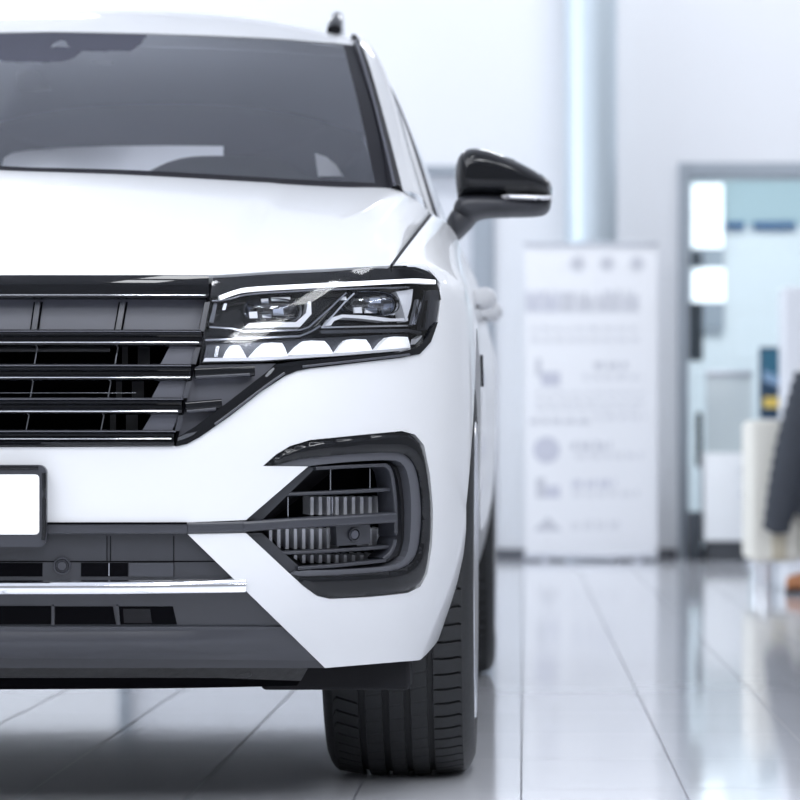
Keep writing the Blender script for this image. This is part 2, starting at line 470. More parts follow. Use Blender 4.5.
# --- grille
grille = MB()
DIV = [(211, 283), (203.5, 328), (194, 365), (186, 398), (175, 446)]
bk = UV([(-129, 299), (208, 299), (202, 332), (-129, 332)], -.03)
skin(grille, bk, -.03, .0, .03, mirror=True)
grille = grille.build('grille', 'grille_panel', car)
grille['label'] = 'black grille with horizontal slats'
bar('top_rail', [(-129, 287), (209, 287)], [(-.020, -.05), (-.020, -.008), (-.017, .0005), (-.012, .002), (.012, -.001), (.0185, -.004), (.0195, -.05)], 'gloss_black', grille, True)
def slat(y, x1, h=8.4):
    hh = h * PXM
    bar('slat', [(-129, y), (x1, y)], [(-hh, -.05), (-hh, -.004), (-hh * .8, .006), (-hh * .45, .009), (-hh * .2, .004), (hh * .05, .004), (hh * .3, .010), (hh * .5, .010), (hh * .72, .0), (hh, -.002), (hh, -.05)], 'gloss_black', grille, True, angle=20)
for y, x1 in ((338, 202), (372.5, 191), (406, 182), (438.5, 174)): slat(y, x1)
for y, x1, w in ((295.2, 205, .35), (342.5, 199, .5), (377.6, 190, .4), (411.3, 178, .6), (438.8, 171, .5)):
    bar('glint_line', [(-129, y), (x1, y)], rnd(w * PXM, .012, .0105, .0006, 2), 'chrome', grille, True)  # chrome strips stand in for floor reflections on the bars' lower bevels
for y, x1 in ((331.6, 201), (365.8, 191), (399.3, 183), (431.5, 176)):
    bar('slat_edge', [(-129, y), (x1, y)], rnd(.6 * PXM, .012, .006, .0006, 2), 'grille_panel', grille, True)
bar('support_wire', [(-129, 393), (136, 393)], rnd(.5 * PXM, .004, -.035, .0004, 2), 'dark_chrome', grille, True)
def strip(name, a, b, w, mat, parent, off, thick=.01, mirror=False):
    (x0, y0), (x1, y1) = a, b
    return panel(name, [(x0 - w, y0), (x0 + w, y0), (x1 + w, y1), (x1 - w, y1)], mat, parent, off=off, thick=thick, mirror=mirror)
for x0, x1, y0, y1 in ((38, 34, 302, 330), (123, 118, 302, 330)):
    strip('divider', (x0, y0), (x1, y1), 2.6, 'grille_satin', grille, -.022, .012, True)
    strip('divider_gap', (x0 + 4, y0), (x1 + 4, y1), .9, 'void_black', grille, -.0285, .002, True)
    strip('divider_gap', (x0 - 3.6, y0), (x1 - 3.6, y1), .6, 'void_black', grille, -.0285, .002, True)
for ys in ((347, 364), (381, 398), (415, 430)):
    k = (ys[0] - 347) / 34
    for x in (36.5 - 4.2 * k, 117 - 7 * k): strip('grille_pin', (x + 1, ys[0]), (x - 2, ys[1]), .55, 'dark_chrome', grille, -.03, .004, True)
    panel('closing_plate', [(170 - 9 * k, ys[0] - 1), (198 - 9.5 * k, ys[0] - 1), (191 - 9.5 * k, ys[1] + 1), (160 - 9 * k, ys[1] + 1)], 'grille_panel', grille, off=-.008, thick=.03, mirror=True)
    panel('radiator_hose', [(138 - 6 * k, ys[0]), (150 - 6 * k, ys[0]), (150 - 6 * k, ys[1]), (138 - 6 * k, ys[1])], 'trim_lip', grille, off=-.09, thick=.02, mirror=True)
    panel('radiator_bracket', [(122 - 6 * k, ys[0]), (128 - 6 * k, ys[0]), (128 - 6 * k, ys[1]), (122 - 6 * k, ys[1])], 'trim_grey', grille, off=-.08, thick=.02, mirror=True)
for (xa, ya), (xb, yb) in (((207.5, 302), (201.5, 331)), ((198, 347), (193.5, 364)), ((189.5, 381), (185, 398)), ((181, 415), (177.5, 431))):
    strip('end_post', (xa, ya), (xb, yb), 2.6, 'trim_lip', grille, -.001, .03, True)
for a, b in zip(DIV[:-1], DIV[1:]): strip('end_gap', a, b, 1.3, 'void_black', grille, -.004, .02, True)
bar('upper_shutter', [(-129, 350), (110, 350)], rnd(2 * PXM, .01, -.05, .001, 2), 'trim_grey', grille, True)

# --- black surround below the lamp, with the continuing slats
sur_outer = [(175.5, 446.6), (187, 444), (200, 437), (230, 416), (262, 391), (285, 376), (297, 371), (310, 368.5), (340, 365), (400, 358), (420, 354), (431, 342), (438, 322)]
sur_inner = [(433, 326), (427, 338), (417, 347.5), (400, 352), (340, 357.5), (295, 361.5), (277, 364), (268, 371), (255, 381), (228, 402), (196, 426), (178, 437)]
sur = panel('grille_surround', sur_outer + sur_inner, 'gloss_black', car, off=.003, thick=.05, step=.012)
panel('surround_shelf', [(200, 365), (276, 363.5), (262, 376), (196, 428), (178, 438), (184, 404), (194, 368)], 'grille_panel', sur, off=-.022, thick=0)
bar('surround_slat', [(195, 373), (255, 371)], rnd(5.2 * PXM, .03, .0, .004), 'gloss_black', sur)
bar('surround_slat', [(186, 407), (222, 404)], rnd(5.2 * PXM, .03, .0, .004), 'gloss_black', sur)
bar('surround_edge', [(196, 377.5), (250, 374.5)], rnd(1.6 * PXM, .02, .003, .002), 'trim_lip', sur)
bar('surround_edge', [(187, 411.5), (216, 409)], rnd(1.6 * PXM, .02, .003, .002), 'trim_lip', sur)
bar('surround_edge', [(303, 366.6), (345, 362), (410, 354.5)], rnd(1.2 * PXM, .01, .0065, .0015), 'grille_satin', sur)
bar('surround_edge', [(215, 424.5), (240, 406), (268, 384.5), (285, 373)], rnd(1.3 * PXM, .01, .0065, .0015), 'grille_satin', sur)
panel('highlight_patch', [(265, 376), (269, 371), (273.5, 367.5), (274.5, 369), (271, 373.5), (267, 377)], 'chrome', sur, off=.006, thick=.006, step=.006)  # metal patches stand in for highlights on the gloss black frame
panel('highlight_patch', [(178, 437.5), (186, 434), (197, 431.5), (193, 435), (184, 439), (177.5, 441)], 'dark_chrome', sur, off=.006, thick=.006, step=.006)
mirrored(sur)

# --- headlight
lamp_out = [(213, 276), (260, 273), (330, 269.5), (393, 266.5), (415, 267), (428, 271.5), (440, 286), (440, 300), (437, 322), (430, 341), (418, 348), (400, 351.5), (340, 357),
            (270, 362), (199, 364.5), (204, 330)]
lamp = panel('headlight', lamp_out, 'gloss_black', car, off=-.05, thick=0, step=.015)
lamp['label'] = 'black headlight with clear cover and chrome reflectors'
panel('brow', [(213, 276), (260, 273), (330, 269.5), (393, 266.5), (415, 267), (428, 271.5), (440, 285), (432, 279.5), (405, 279), (330, 282.5), (245, 286.5), (222, 295), (210.5, 298)], 'gloss_black', lamp, off=-.006, thick=.03, step=.012)
mb = MB(); sweep(mb, [(220, 298), (233, 293), (246, 289.5), (290, 287), (330, 285), (405, 281.2), (418, 280.6), (436, 282)], rnd(2.3 * PXM, .02, +.0006, .0012, 3)); mb.build('daytime_strip', 'unlit_lamp_glow', lamp)
mb = MB(); sweep(mb, [(212, 301), (228, 300), (246, 294), (290, 291.5), (340, 289), (410, 287.5)], rnd(.9 * PXM, .012, -.012, .0008, 2)); mb.build('lamp_line', 'dark_chrome', lamp)
def polyline(name, pts, w, mat, off, parent=lamp):
    mb = MB()
    for a, b in zip(pts[:-1], pts[1:]):
        (x0, y0), (x1, y1) = a, b; d = np.array([x1 - x0, y1 - y0], float); d /= np.linalg.norm(d); n = np.array([-d[1], d[0]]) * w
        a0 = np.array(a) - d * w * .6; b0 = np.array(b) + d * w * .6
        skin(mb, UV([tuple(a0 - n), tuple(b0 - n), tuple(b0 + n), tuple(a0 + n)], off), off, .006, .012)
    return mb.build(name, mat, parent)
polyline('module_edge', [(210, 327), (232, 328.5), (244, 331.5), (300, 330), (309, 327), (346, 293)], .8, 'dark_chrome', -.018)
polyline('module_edge', [(206, 340), (244, 338.5), (300, 336), (312, 331), (320, 326)], .9, 'dark_chrome', -.016)
polyline('module_edge', [(354, 293.5), (344, 303), (322, 327.5), (412, 325.5), (418, 300)], .8, 'chrome', -.018)
polyline('module_edge', [(322, 332), (408, 330.5), (424, 334), (432, 322)], 1.6, 'lamp_grey', -.014)
polyline('outer_blade', [(424, 327), (430, 291)], .9, 'dark_chrome', -.008)
polyline('outer_blade', [(417, 324), (425, 291)], .9, 'dark_chrome', -.012)
panel('side_marker', [(431, 290), (439.5, 290), (436.5, 322), (426.5, 330)], 'grille_satin', lamp, off=-.004, thick=.02, step=.01)
panel('module_floor', [(244, 327.5), (249, 323), (296, 322), (306, 313), (308, 301), (311, 302), (311.5, 314), (300, 327)], 'lamp_white', lamp, off=-.022, thick=.02, step=.008)
panel('module_floor', [(325, 326), (330, 318), (342, 314.5), (365, 315.5), (392, 318.5), (408, 318), (408, 321), (385, 321.5), (360, 318.5), (343, 317.5), (334, 321), (331, 325.5)], 'lamp_white', lamp, off=-.022, thick=.02, step=.008)
panel('module_wing', [(396, 291.5), (413, 289), (411, 305), (406, 322), (403, 310), (400, 300)], 'lamp_white', lamp, off=-.02, thick=.02, step=.008)
panel('module_wing', [(209, 322), (214, 303), (217.5, 303), (213.5, 323)], 'lamp_grey', lamp, off=-.02, thick=.02, step=.008)
panel('module_wing', [(222, 310), (224, 303.5), (227, 303.5), (225.5, 310)], 'reflector', lamp, off=-.016, thick=.02, step=.008)
def projector(cx, cy, w, h, facets):
    u, v = uv(cx, cy, -.034); c = S(u, v, -.034); n = SN(u, v); n = n * .4 + np.array([0, -1, 0]) * .6; n /= np.linalg.norm(n)
    ax = np.cross((0, 0, 1), n) * 1.0; ax /= np.linalg.norm(ax); ay = np.cross(n, ax)
    if ax[0] < 0: ax = -ax
    m = MB(); rings = []
    def rr(k, a): return 1.
    def ring(sc, dep): return [c + ax * w * PXM * sc * np.sign(math.cos(a)) * abs(math.cos(a)) ** .75 + ay * h * PXM * sc * np.sign(math.sin(a)) * abs(math.sin(a)) ** .75 + n * dep for a in np.linspace(0, 2 * math.pi, 40, endpoint=False)]
    grid(m, [ring(1.10, -.01), ring(1.12, .004), ring(1.06, .008), ring(1.0, .006), ring(.98, -.004)], close_v=True, flip=True)
    p = m.build('projector', 'dark_chrome', lamp)
    m = MB(); grid(m, [ring(math.cos(b) + 1e-4, -.004 + .022 * math.sin(b)) for b in np.linspace(0, math.pi / 2, 12)], close_v=True, flip=True)
    m.build('projector_lens', 'lens_glass', lamp)
    m = MB(); grid(m, [ring(.97, -.006), ring(.6, -.016), ring(.02, -.02)], close_v=True, flip=True); m.build('projector_bowl', 'dark_chrome', lamp)
    for (x0, y0, x1, y1) in facets:
        panel('light_facet', [(x0, y0), (x1, y0 - .5), (x1 + .8, y1), (x0 + .6, y1)], 'lamp_white', lamp, off=-.024, thick=.004, step=.006)
projector(272, 311, 27, 11.5, [(249, 312, 257, 318), (262, 314.5, 271, 317.5), (273, 309, 283, 315), (271, 297.5, 290, 301), (261, 299, 268, 303)])
projector(368, 304, 29, 12, [(354, 307.5, 361.5, 313), (365, 308, 377, 313), (383, 308, 394, 315), (370, 298, 380, 303), (341, 297, 346, 300)])
panel('lower_reflector', [(203, 361.5), (207, 343.5), (300, 339), (408, 333.5), (412, 349.5), (340, 355.5), (260, 360.5)], 'lamp_grey', lamp, off=-.03, thick=0, step=.012)
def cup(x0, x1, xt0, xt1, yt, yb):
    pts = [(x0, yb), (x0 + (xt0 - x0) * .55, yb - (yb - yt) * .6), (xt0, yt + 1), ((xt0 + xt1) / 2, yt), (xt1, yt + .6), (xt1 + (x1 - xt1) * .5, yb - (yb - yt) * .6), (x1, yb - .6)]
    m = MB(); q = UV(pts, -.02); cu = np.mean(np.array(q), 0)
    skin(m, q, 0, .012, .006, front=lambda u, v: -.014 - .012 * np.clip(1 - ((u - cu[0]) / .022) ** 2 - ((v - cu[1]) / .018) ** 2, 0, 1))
    m.build('reflector_cup', 'unlit_lamp_glow', lamp)  # cups are off; their glow replaces a reflected light
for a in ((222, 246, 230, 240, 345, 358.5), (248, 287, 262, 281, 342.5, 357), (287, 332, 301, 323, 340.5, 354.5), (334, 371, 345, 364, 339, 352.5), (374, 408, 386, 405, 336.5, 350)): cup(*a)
panel('light_guide', [(203, 361.5), (205, 358), (260, 357.5), (340, 353), (410, 347.5), (410.5, 350), (340, 355.8), (260, 360.7)], 'lamp_white', lamp, off=-.012, thick=.01, step=.01)
panel('light_facet', [(214, 357), (216, 346), (219.5, 346), (217.5, 357)], 'reflector', lamp, off=-.016, thick=.01, step=.006)
panel('light_facet', [(414, 349), (416, 339), (426, 333), (421, 342)], 'lamp_white', lamp, off=-.01, thick=.01, step=.006)
panel('clear_cover', lamp_out, 'lamp_cover', lamp, off=-.001, thick=0, step=.01)
mirrored(lamp)

# --- side intake
ci = [(300, 577), (340, 575.5), (395, 572), (412, 566), (421, 554), (424.5, 530), (425, 505), (421.5, 475), (415, 460), (403, 451.5), (350, 454), (300, 458.5), (284, 463)]
co = [(264, 466), (277, 455), (291, 446.7), (311, 440.7), (360, 435.7), (402, 431.7), (414.5, 435.2), (423.2, 445.5), (429.2, 475), (432.2, 510), (431.2, 545), (426.2, 575), (419.4, 586.4),
      (407.6, 592.4), (370, 596.4), (330, 598.3), (317.5, 595.3), (303.6, 585.4), (291, 573.6)]
co_uv = np.array(dense(UV(pdense(smooth_poly(co + ci, 2, 50)), .004), .001))
def rounded(u, v, w=.013, h=.008):
    d = np.sqrt(((np.stack([u, v], -1)[:, None] - co_uv[None]) ** 2).sum(-1)).min(1); q_ = np.clip(d / w, 0, 1)
    return -.001 + h * np.sqrt(np.clip(1 - (1 - q_) ** 2, 0, 1))
intake = panel('side_intake', co + ci, 'gloss_black', car, off=.004, thick=.05, step=.006, sm=2, sharp=50, front=rounded)
intake['label'] = 'gloss black frame around the side intake'
lip_o = [(284, 463), (300, 458.5), (350, 454), (403, 451.5), (415, 460), (421.5, 475), (425, 505), (424.5, 530), (421, 554), (412, 566), (395, 572), (340, 575.5), (300, 577), (291, 574.5)]
panel('intake_lip', lip_o + [(298, 570.5), (340, 570), (392, 566.5), (404, 560), (409, 549), (411.5, 520), (411, 495), (408, 474), (403, 463.5), (394, 459.5), (350, 461.5), (312, 465.5), (308, 466.4), (270, 466)], 'intake_grey', intake, off=-.004,
      step=.012, thick=.05, sm=1, sharp=50)
panel('intake_lip', [(308, 466.8), (316, 467.5), (262, 520), (246.5, 520)], 'trim_grey', intake, off=-.012, thick=.06, step=.012)
panel('intake_lip', [(246.5, 533), (262, 533), (302, 569), (291, 574)], 'trim_grey', intake, off=-.012, thick=.06, step=.012)
op = [(314, 466.5), (387, 463), (394, 467), (398, 480), (401, 503), (401.5, 540), (397, 555), (386, 562.5), (340, 566), (300, 569.5), (250, 533), (250, 520)]
opq = np.array(dense(UV(op, -.012), .02))
mb = MB(); grid(mb, [S(opq[:, 0], opq[:, 1], -.012) + np.array([.25 * d, d, 0]) for d in (0, .04, .13)], close_v=True, flip=True); mb.build('intake_duct', 'matte_black', intake)
panel('intake_back', [(240, 455), (410, 455), (410, 580), (240, 580)], 'void_black', intake, off=-.11, thick=0, step=.03)
mb = MB(); sweep(mb, [(386, 465), (392.5, 470), (396.5, 500), (397, 540), (392, 553), (384, 559.5)], rnd(2.4 * PXM, .04, -.004, .003)); mb.build('inner_rim', 'trim_lip', intake)
bar('inner_rim', [(316, 468.5), (350, 466.5), (387, 465)], rnd(1.8 * PXM, .03, -.004, .002), 'trim_lip', intake)
bar('inner_rim', [(298, 568.5), (340, 565.5), (386, 560.5)], rnd(1.8 * PXM, .03, -.004, .002), 'trim_lip', intake)
bar('intake_bar', [(283, 494.5), (330, 492.8), (392, 489.5)], rnd(2.0 * PXM, .03, -.012, .003), 'trim_lip', intake)
bar('intake_bar', [(272, 553.5), (330, 551), (394, 546.5)], rnd(2.0 * PXM, .03, -.012, .003), 'trim_lip', intake)
bar('intake_bar', [(244, 526.8), (290, 523.5), (340, 521), (397, 517.5)], rnd(5.2 * PXM, .035, .006, .005), 'trim_lip', intake)
bar('blade_tail', [(187.5, 528), (225, 527.4), (247, 526.6)], rnd(5.6 * PXM, .035, .004, .004), 'trim_lip', intake)
k = 0
for x in np.arange(270.5, 394, 8.3):
    for y0, y1 in ((497, 515), (529, 549), (555, 563)):
        if x < 284 - .9 * (y0 - 497) + (20 if y0 == 497 else 0) and y0 != 529: continue
        if 344 < x < 370 and y0 == 529: continue
        panel('radiator_fin', [(x - 1.5, y0), (x + 1.7, y0), (x + 1.7, y1), (x - 1.5, y1)], 'fin_metal', intake, off=-.045, thick=.03, step=.02)
for x in (330.5, 370): strip('intake_pin', (x, 469), (x, 490), .5, 'dark_chrome', intake, -.02, .004)
for x in (288, 332.5): strip('intake_pin', (x, 497), (x, 517), .5, 'dark_chrome', intake, -.025, .004)
sen = panel('sensor_plate', [(336, 526), (370, 524.5), (370.5, 544), (337, 546)], 'trim_lip', intake, off=-.02, thick=.02, step=.012)
def disc(name, cx, cy, r, mat, parent, out, depth=.01, ring=0.):
    u, v = uv(cx, cy, out); c = S(u, v, out); n = SN(u, v); ax = np.cross((0, 0, 1), n); ax /= np.linalg.norm(ax); ay = np.cross(n, ax); R = r * PXM
    prof = [(1, -depth), (1, -.0008), (.93, 0), (0.001, 0.)] if not ring else [(1, -depth), (1, -.001), (.94, 0), (1 - ring, 0), (1 - ring - .04, -.001), (1 - ring - .05, -depth)]
    m = MB(); grid(m, [[c + R * a * (ax * math.cos(w) + ay * math.sin(w)) + n * b for w in np.linspace(0, 2 * math.pi, 36, endpoint=False)] for a, b in prof], close_v=True, flip=True)
    return m.build(name, mat, parent)
disc('sensor_ring', 355, 534.5, 7.2, 'trim_grey', intake, -.016, .008, .22)
disc('parking_sensor', 355, 534.5, 4.6, 'grille_panel', intake, -.015)
mirrored(intake)

# --- lower centre grille, chrome strip, lip, undertray
low = panel('lower_grille', [(-129, 534), (187, 534), (245.5, 590.5), (325, 668), (-129, 668)], 'trim_grey', car, off=-.014, thick=0, step=.03, mirror=True,
            holes=[])
low['label'] = 'matt dark lower grille'
bar('upper_ledge', [(-129, 528), (187, 528)], rnd(5.8 * PXM, .04, .004, .004), 'trim_lip', low, True)
bar('shadow_gap', [(-129, 523.2), (187, 523.2)], rnd(.9 * PXM, .004, .006, .001, 1), 'void_black', low, True)
bar('ledge_seam', [(-129, 561.3), (220, 561.3)], rnd(.5 * PXM, .002, -.0125, .0004, 1), 'void_black', low, True)
for pts in ([(-129, 563), (42.5, 563), (42.5, 576.5), (-129, 576.5)], [(81, 563), (128, 563), (128, 576.5), (81, 576.5)],
            [(-129, 606.5), (51, 606.5), (51, 624.5), (-129, 624.5)], [(55, 607), (113, 607), (116, 624.5), (55, 624.5)], [(119, 607), (173, 607), (177, 624.5), (120, 624.5)]):
    panel('air_slot', pts, 'void_black', low, off=-.0125, thick=.002, step=.03, mirror=True)
panel('slot_cover', [(129, 563), (173.5, 563), (173.5, 576.5), (129, 576.5)], 'trim_lip', low, off=-.0115, thick=.004, mirror=True)
panel('slot_cover', [(123, 609), (150, 609), (152, 623), (124, 623)], 'matte_black', low, off=-.0105, thick=.004, mirror=True)
for x in (107, 110.5): strip('panel_seam', (x, 536), (x, 561), .4, 'void_black', low, -.0128, .001, True)
strip('panel_seam', (109, 563), (109, 576), .5, 'dark_chrome', low, -.0115, .001, True)
strip('panel_seam', (173.8, 536), (173.8, 577), .4, 'void_black', low, -.0128, .001, True)
strip('slot_bridge', (53, 606), (53, 625), 1.3, 'trim_grey', low, -.010, .006, True)
strip('slot_bridge', (117, 606), (119, 625), 1.3, 'trim_grey', low, -.010, .006, True)
disc('sensor_ring', 62, 566, 8.6, 'trim_lip', low, -.009, .006, .16)
disc('sensor_ring', 62, 566, 6.2, 'trim_grey', low, -.010, .006, .18)
disc('parking_sensor', 62, 566, 4.6, 'trim_lip', low, -.010)
bar('chrome_strip', [(-129, 587.5), (120, 587.3), (246, 585.5)], [(-.0125, -.02), (-.0125, -.002), (-.010, .004), (-.002, .007), (.006, .0055), (.0105, .001), (.012, -.02)], 'chrome', low, True, angle=60)
def lip_front(u, v):
    t_ = np.clip((v - .262) / .046, 0, 1); return -.012 + .017 * np.sin(np.pi * np.clip(t_ * .9 + .08, 0, 1)) * np.clip((.80 - u) / .3, .1, 1)
panel('lower_lip', [(-129, 627), (284, 627), (319, 661), (-129, 657)], 'trim_lip', low, off=.0, thick=.04, step=.012, mirror=True, front=lip_front)
q = dense(UV([(-129, 641), (200, 641), (322, 645)]), .03, False); q = [(-a, b) for a, b in reversed(q) if a > 0] + q
mb = MB(); A2 = [(a, b - .03) for a, b in q]; A = np.array([(a, b) for a, b in A2])
grid(mb, [S(A[:, 0], A[:, 1], o) + np.array([0, 0, h]) for h, o in ((.012, -.035), (-.012, -.035), (-.034, -.06), (-.034, -.5))], flip=False)
mb.build('undertray_edge', 'undertray', low)

# --- number plate in its holder
pc = UV([(-129, 506)])[0]
def rrect(x0, x1, y0, y1, r, k=6):
    return [(x1 - r + r * math.sin(a), y0 + r - r * math.cos(a)) for a in np.linspace(0, math.pi / 2, k)] + [(x1 - r + r * math.cos(a), y1 - r + r * math.sin(a)) for a in np.linspace(0, math.pi / 2, k)]
holder = rrect(0, 46.5, 465, 547, 8)
hold = panel('plate_holder', [(-129, 465)] + holder + [(-129, 547)], 'trim_lip', car, off=.024, thick=.03, mirror=True, step=.02)
bar('holder_edge', [(-129, 467.5), (38, 467.5)], rnd(2.2 * PXM, .02, .0285, .003), 'gloss_black', hold, True)
mb = MB(); sweep(mb, [(43.8, 473), (44.2, 480), (44.2, 530), (43, 540)], rnd(2.0 * PXM, .02, .028, .003)); mb.build('holder_edge', 'gloss_black', hold)
panel('number_plate', [(-129, 474.5)] + rrect(0, 39.2, 474.5, 534.5, 4) + [(-129, 534.5)], 'plate_white', hold, off=.0265, thick=.003, mirror=True, step=.02)

# --- wheels
def make_wheel(y, name='wheel', cx=.8245):
    ro, hw = WR, .1375
    grooves = [(-.064, .0062), (-.021, .0062), (.018, .0062), (.0595, .0055)]
    prof = []                                   # lateral offset, radius, kind
    side = [(-.105, .272), (-.122, .285), (-.134, .305), (-.1375, .325), (-.136, .342), (-.130, .357), (-.1235, .3665), (-.1165, .3722)]
    prof += [(x, r, 0) for x, r in side]
    xs = [-.110]
    crown = lambda x: ro - .0085 * (abs(x) / .11) ** 2.6
    pts = []
    edges = [-.110] + [e for g, w in grooves for e in (g - w, g + w)] + [.110]
    for i in range(0, len(edges), 2):
        a, b = edges[i], edges[i + 1]
        kind = 1 if i == 0 else 2 if i == len(edges) - 2 else 3
        for x in np.linspace(a, b, 7): pts.append((x, crown(x), kind))
        if i + 2 < len(edges):
            g0, g1 = edges[i + 1], edges[i + 2]
            pts.append((g0 + .001, crown(g0) - .0085, 0)); pts.append((g1 - .001, crown(g1) - .0085, 0))
    prof += pts + [(-x, r, 0) for x, r in reversed(side)]
    NP = 74
    th = []
    for k in range(NP):
        b = 2 * math.pi * k / NP; w = 2 * math.pi / NP
        th += [(b + w * .0, 0), (b + w * .42, 0), (b + w * .84, 0), (b + w * .87, 1), (b + w * .97, 1)]
    rows = []
    for a, gr in th:
        row = []
        for x, r, kd in prof:
            aa, rr = a, r
            if kd == 1: aa += (x + .064) * -.75; rr -= .006 * gr if x < -.074 else 0
            elif kd == 2: aa += ((x - .085) ** 2) * 10; rr -= .006 * gr if x > .069 else 0
            elif kd == 3: aa += x * .5; rr -= .0007 * gr
            row.append((cx + x, y + rr * math.sin(aa), max(WZ - .0045 + rr * math.cos(aa), .0004)))
        rows.append(row)
    m = MB(); grid(m, rows, close_u=True, flip=False); 
    root = m.build(name, 'rubber', car, angle=30)
    root['label'] = 'black ribbed tyre on an alloy rim'
    # rim
    m = MB(); pr = [(-.10, .272), (-.095, .258), (-.04, .235), (.05, .235), (.118, .252), (.130, .262), (.135, .272), (.138, .2765), (.134, .280), (.124, .277), (.108, .27)]
    A = np.linspace(0, 2 * math.pi, 96, endpoint=False)
    grid(m, [[(cx + x, y + r * math.sin(a), WZ + r * math.cos(a)) for x, r in pr] for a in A], close_u=True)
    m.build('rim', 'alloy', root)
    for k in range(5):
        m = MB(); a0 = 2 * math.pi * (k + .12) / 5
        for da in (-.15, .15):
            secs = []
            for r, x, w, d in ((.05, .100, .022, .03), (.12, .115, .018, .03), (.20, .126, .016, .03), (.262, .130, .018, .025)):
                a = a0 + da * (.5 + .5 * min(1, r / .2)); c = np.array([cx + x, y + r * math.sin(a), WZ + r * math.cos(a)]); tv = np.array([0, math.cos(a), -math.sin(a)])
                secs.append([c + tv * w + (-.004, 0, 0), c + tv * w * .7, c - tv * w * .7, c - tv * w + (-.004, 0, 0), c - tv * w + (-d, 0, 0), c + tv * w + (-d, 0, 0)])
            grid(m, secs, close_v=True)
        m.build('spoke', 'alloy', root)
    m = MB(); cyl(m, (cx + .08, y, WZ), .068, .03, 'x', 40); m.build('hub', 'alloy', root)
    m = MB(); cyl(m, (cx - .02, y, WZ), .18, .03, 'x', 48); m.build('brake_disc', 'dark_chrome', root)
    return root
w1 = make_wheel(WY); w2 = make_wheel(RY, cx=.836); mirrored(w1); mirrored(w2)

# --- wheel arch liners and floor pan
for y in (WY, RY):
    m = MB(); aa = np.radians(np.linspace(-12, 192, 44))
    def lx(a): return float(S(np.array(u_of_y(y + .45 * math.cos(a))), np.array(max(WZ + .45 * math.sin(a), .12)))[0]) - .02
    grid(m, [[(x, y + r * math.cos(a), WZ + r * math.sin(a)) for x, r in ((lx(a), .452), (lx(a) - .015, .447), (.62, .447))] for a in aa], flip=True)
    grid(m, [[(.62, y + .447 * math.cos(a) * k, WZ + .447 * math.sin(a) * k) for k in (1, .01)] for a in aa])
    mirrored(m.build('arch_liner', 'matte_black', car))
m = MB(); box(m, -.6, .6, .18, 4.6, .225, .27, .01); box(m, -.93, .93, 1.42, 3.3, .25, .32, .02)
m.build('floor_pan', 'undertray', car)
m = MB(); box(m, .60, .856, .37, .50, .192, .30, .008); mirrored(m.build('air_deflector', 'matte_black', car))
m = MB()
for y in (WY, RY): cyl(m, (0, y, .33), .045, 1.5, 'x', 16)
m.build('axle', 'matte_black', car)

# --- body side: doors and rear quarter
def side_panel(name, pts, step=.04):
    m = MB(); skin(m, [(u_of_y(y), z) for y, z in pts], 0, .02, step)
    return m
def belt_pt(y):
    yy = np.asarray(y, float)
    return np.stack([.862 + .02 * sstep(1.55, 2.6, yy) - .05 * sstep(3.4, 4.5, yy), yy, 1.095 + .03 * sstep(1.6, 4, yy)], -1)
def shoulder(m, y0, y1):
    ys = np.linspace(y0, y1, 12); uu = np.array([u_of_y(y) for y in ys]); a = S(uu, uu * 0 + .9); b = belt_pt(ys); L = np.linalg.norm(b - a, axis=1)[:, None]
    d = S(uu, uu * 0 + .9) - S(uu, uu * 0 + .896); d /= np.linalg.norm(d, axis=1, keepdims=True); tb = np.array([-.8, 0, .6])
    rows = [(2 * k**3 - 3 * k**2 + 1) * a + (k**3 - 2 * k**2 + k) * d * L + (-2 * k**3 + 3 * k**2) * b + (k**3 - k**2) * tb * L for k in np.linspace(0, 1, 10)]
    grid(m, rows, flip=True)
arcR = [(RY + .455 * math.cos(a), WZ + .455 * math.sin(a)) for a in np.radians(np.arange(190, -11, -5))]
for nm, y0, y1 in (('front_door', 1.555, 2.62), ('rear_door', 2.625, 3.33)):
    m = side_panel(nm, [(y0, .25), (y1, .25), (y1, .9), (y0, .9)]); shoulder(m, y0, y1)
    o = m.build(nm, 'white_paint', car)
    hy = y1 - .13; hx = S(np.array(u_of_y(hy)), np.array(.9))[0]
    m = MB()
    pr = [(.93, -.0), (.95, .03), (.965, .045), (.99, .05), (1.01, .046), (1.022, .03), (1.02, .012), (.985, .0)]
    secs = []
    for k in np.linspace(0, 1, 9):
        e = math.sin(math.pi * k) ** .35 if 0 < k < 1 else .0
        secs.append([(hx - .018 + .055 * e * (.55 + .45 * math.cos(w)) , hy - .11 + .22 * k, .965 + .026 * math.sin(w) * (.6 + .4 * e)) for w in np.linspace(0, 2 * math.pi, 14, endpoint=False)])
    grid(m, secs, close_v=True); m.build('door_handle', 'white_paint', o)
    mirrored(o)
m = side_panel('rear_quarter', [(3.335, .25), (3.36, .3)] + [p for p in arcR if p[0] > 3.36] + [(4.3, .3), (4.45, .35), (4.45, .9), (3.335, .9)])
shoulder(m, 3.335, 4.45)
mirrored(m.build('rear_quarter', 'white_paint', car))
m = MB(); g_u, g_v = np.meshgrid(np.linspace(u_of_y(4.45), UMAX, 24), np.linspace(.3, .9, 12), indexing='ij'); g = S(g_u, g_v)
b = belt_pt(np.full(24, 4.45)); b[:, 0] = np.linspace(b[0, 0], 0, 24); b[:, 1] = np.minimum(g[:, -1, 1], 4.72)
g = np.concatenate([g, b[:, None]], 1)
grid(m, g, flip=True); grid(m, g * np.array([-1, 1, 1]))
m.build('rear_bumper', 'white_paint', car)
m = side_panel('fender_vent', [(1.40, .70), (1.53, .70), (1.53, .775), (1.36, .76)]); m = MB(); skin(m, [(u_of_y(1.36), .735), (u_of_y(1.50), .735), (u_of_y(1.53), .80), (u_of_y(1.40), .80)], .006, .006, .03)
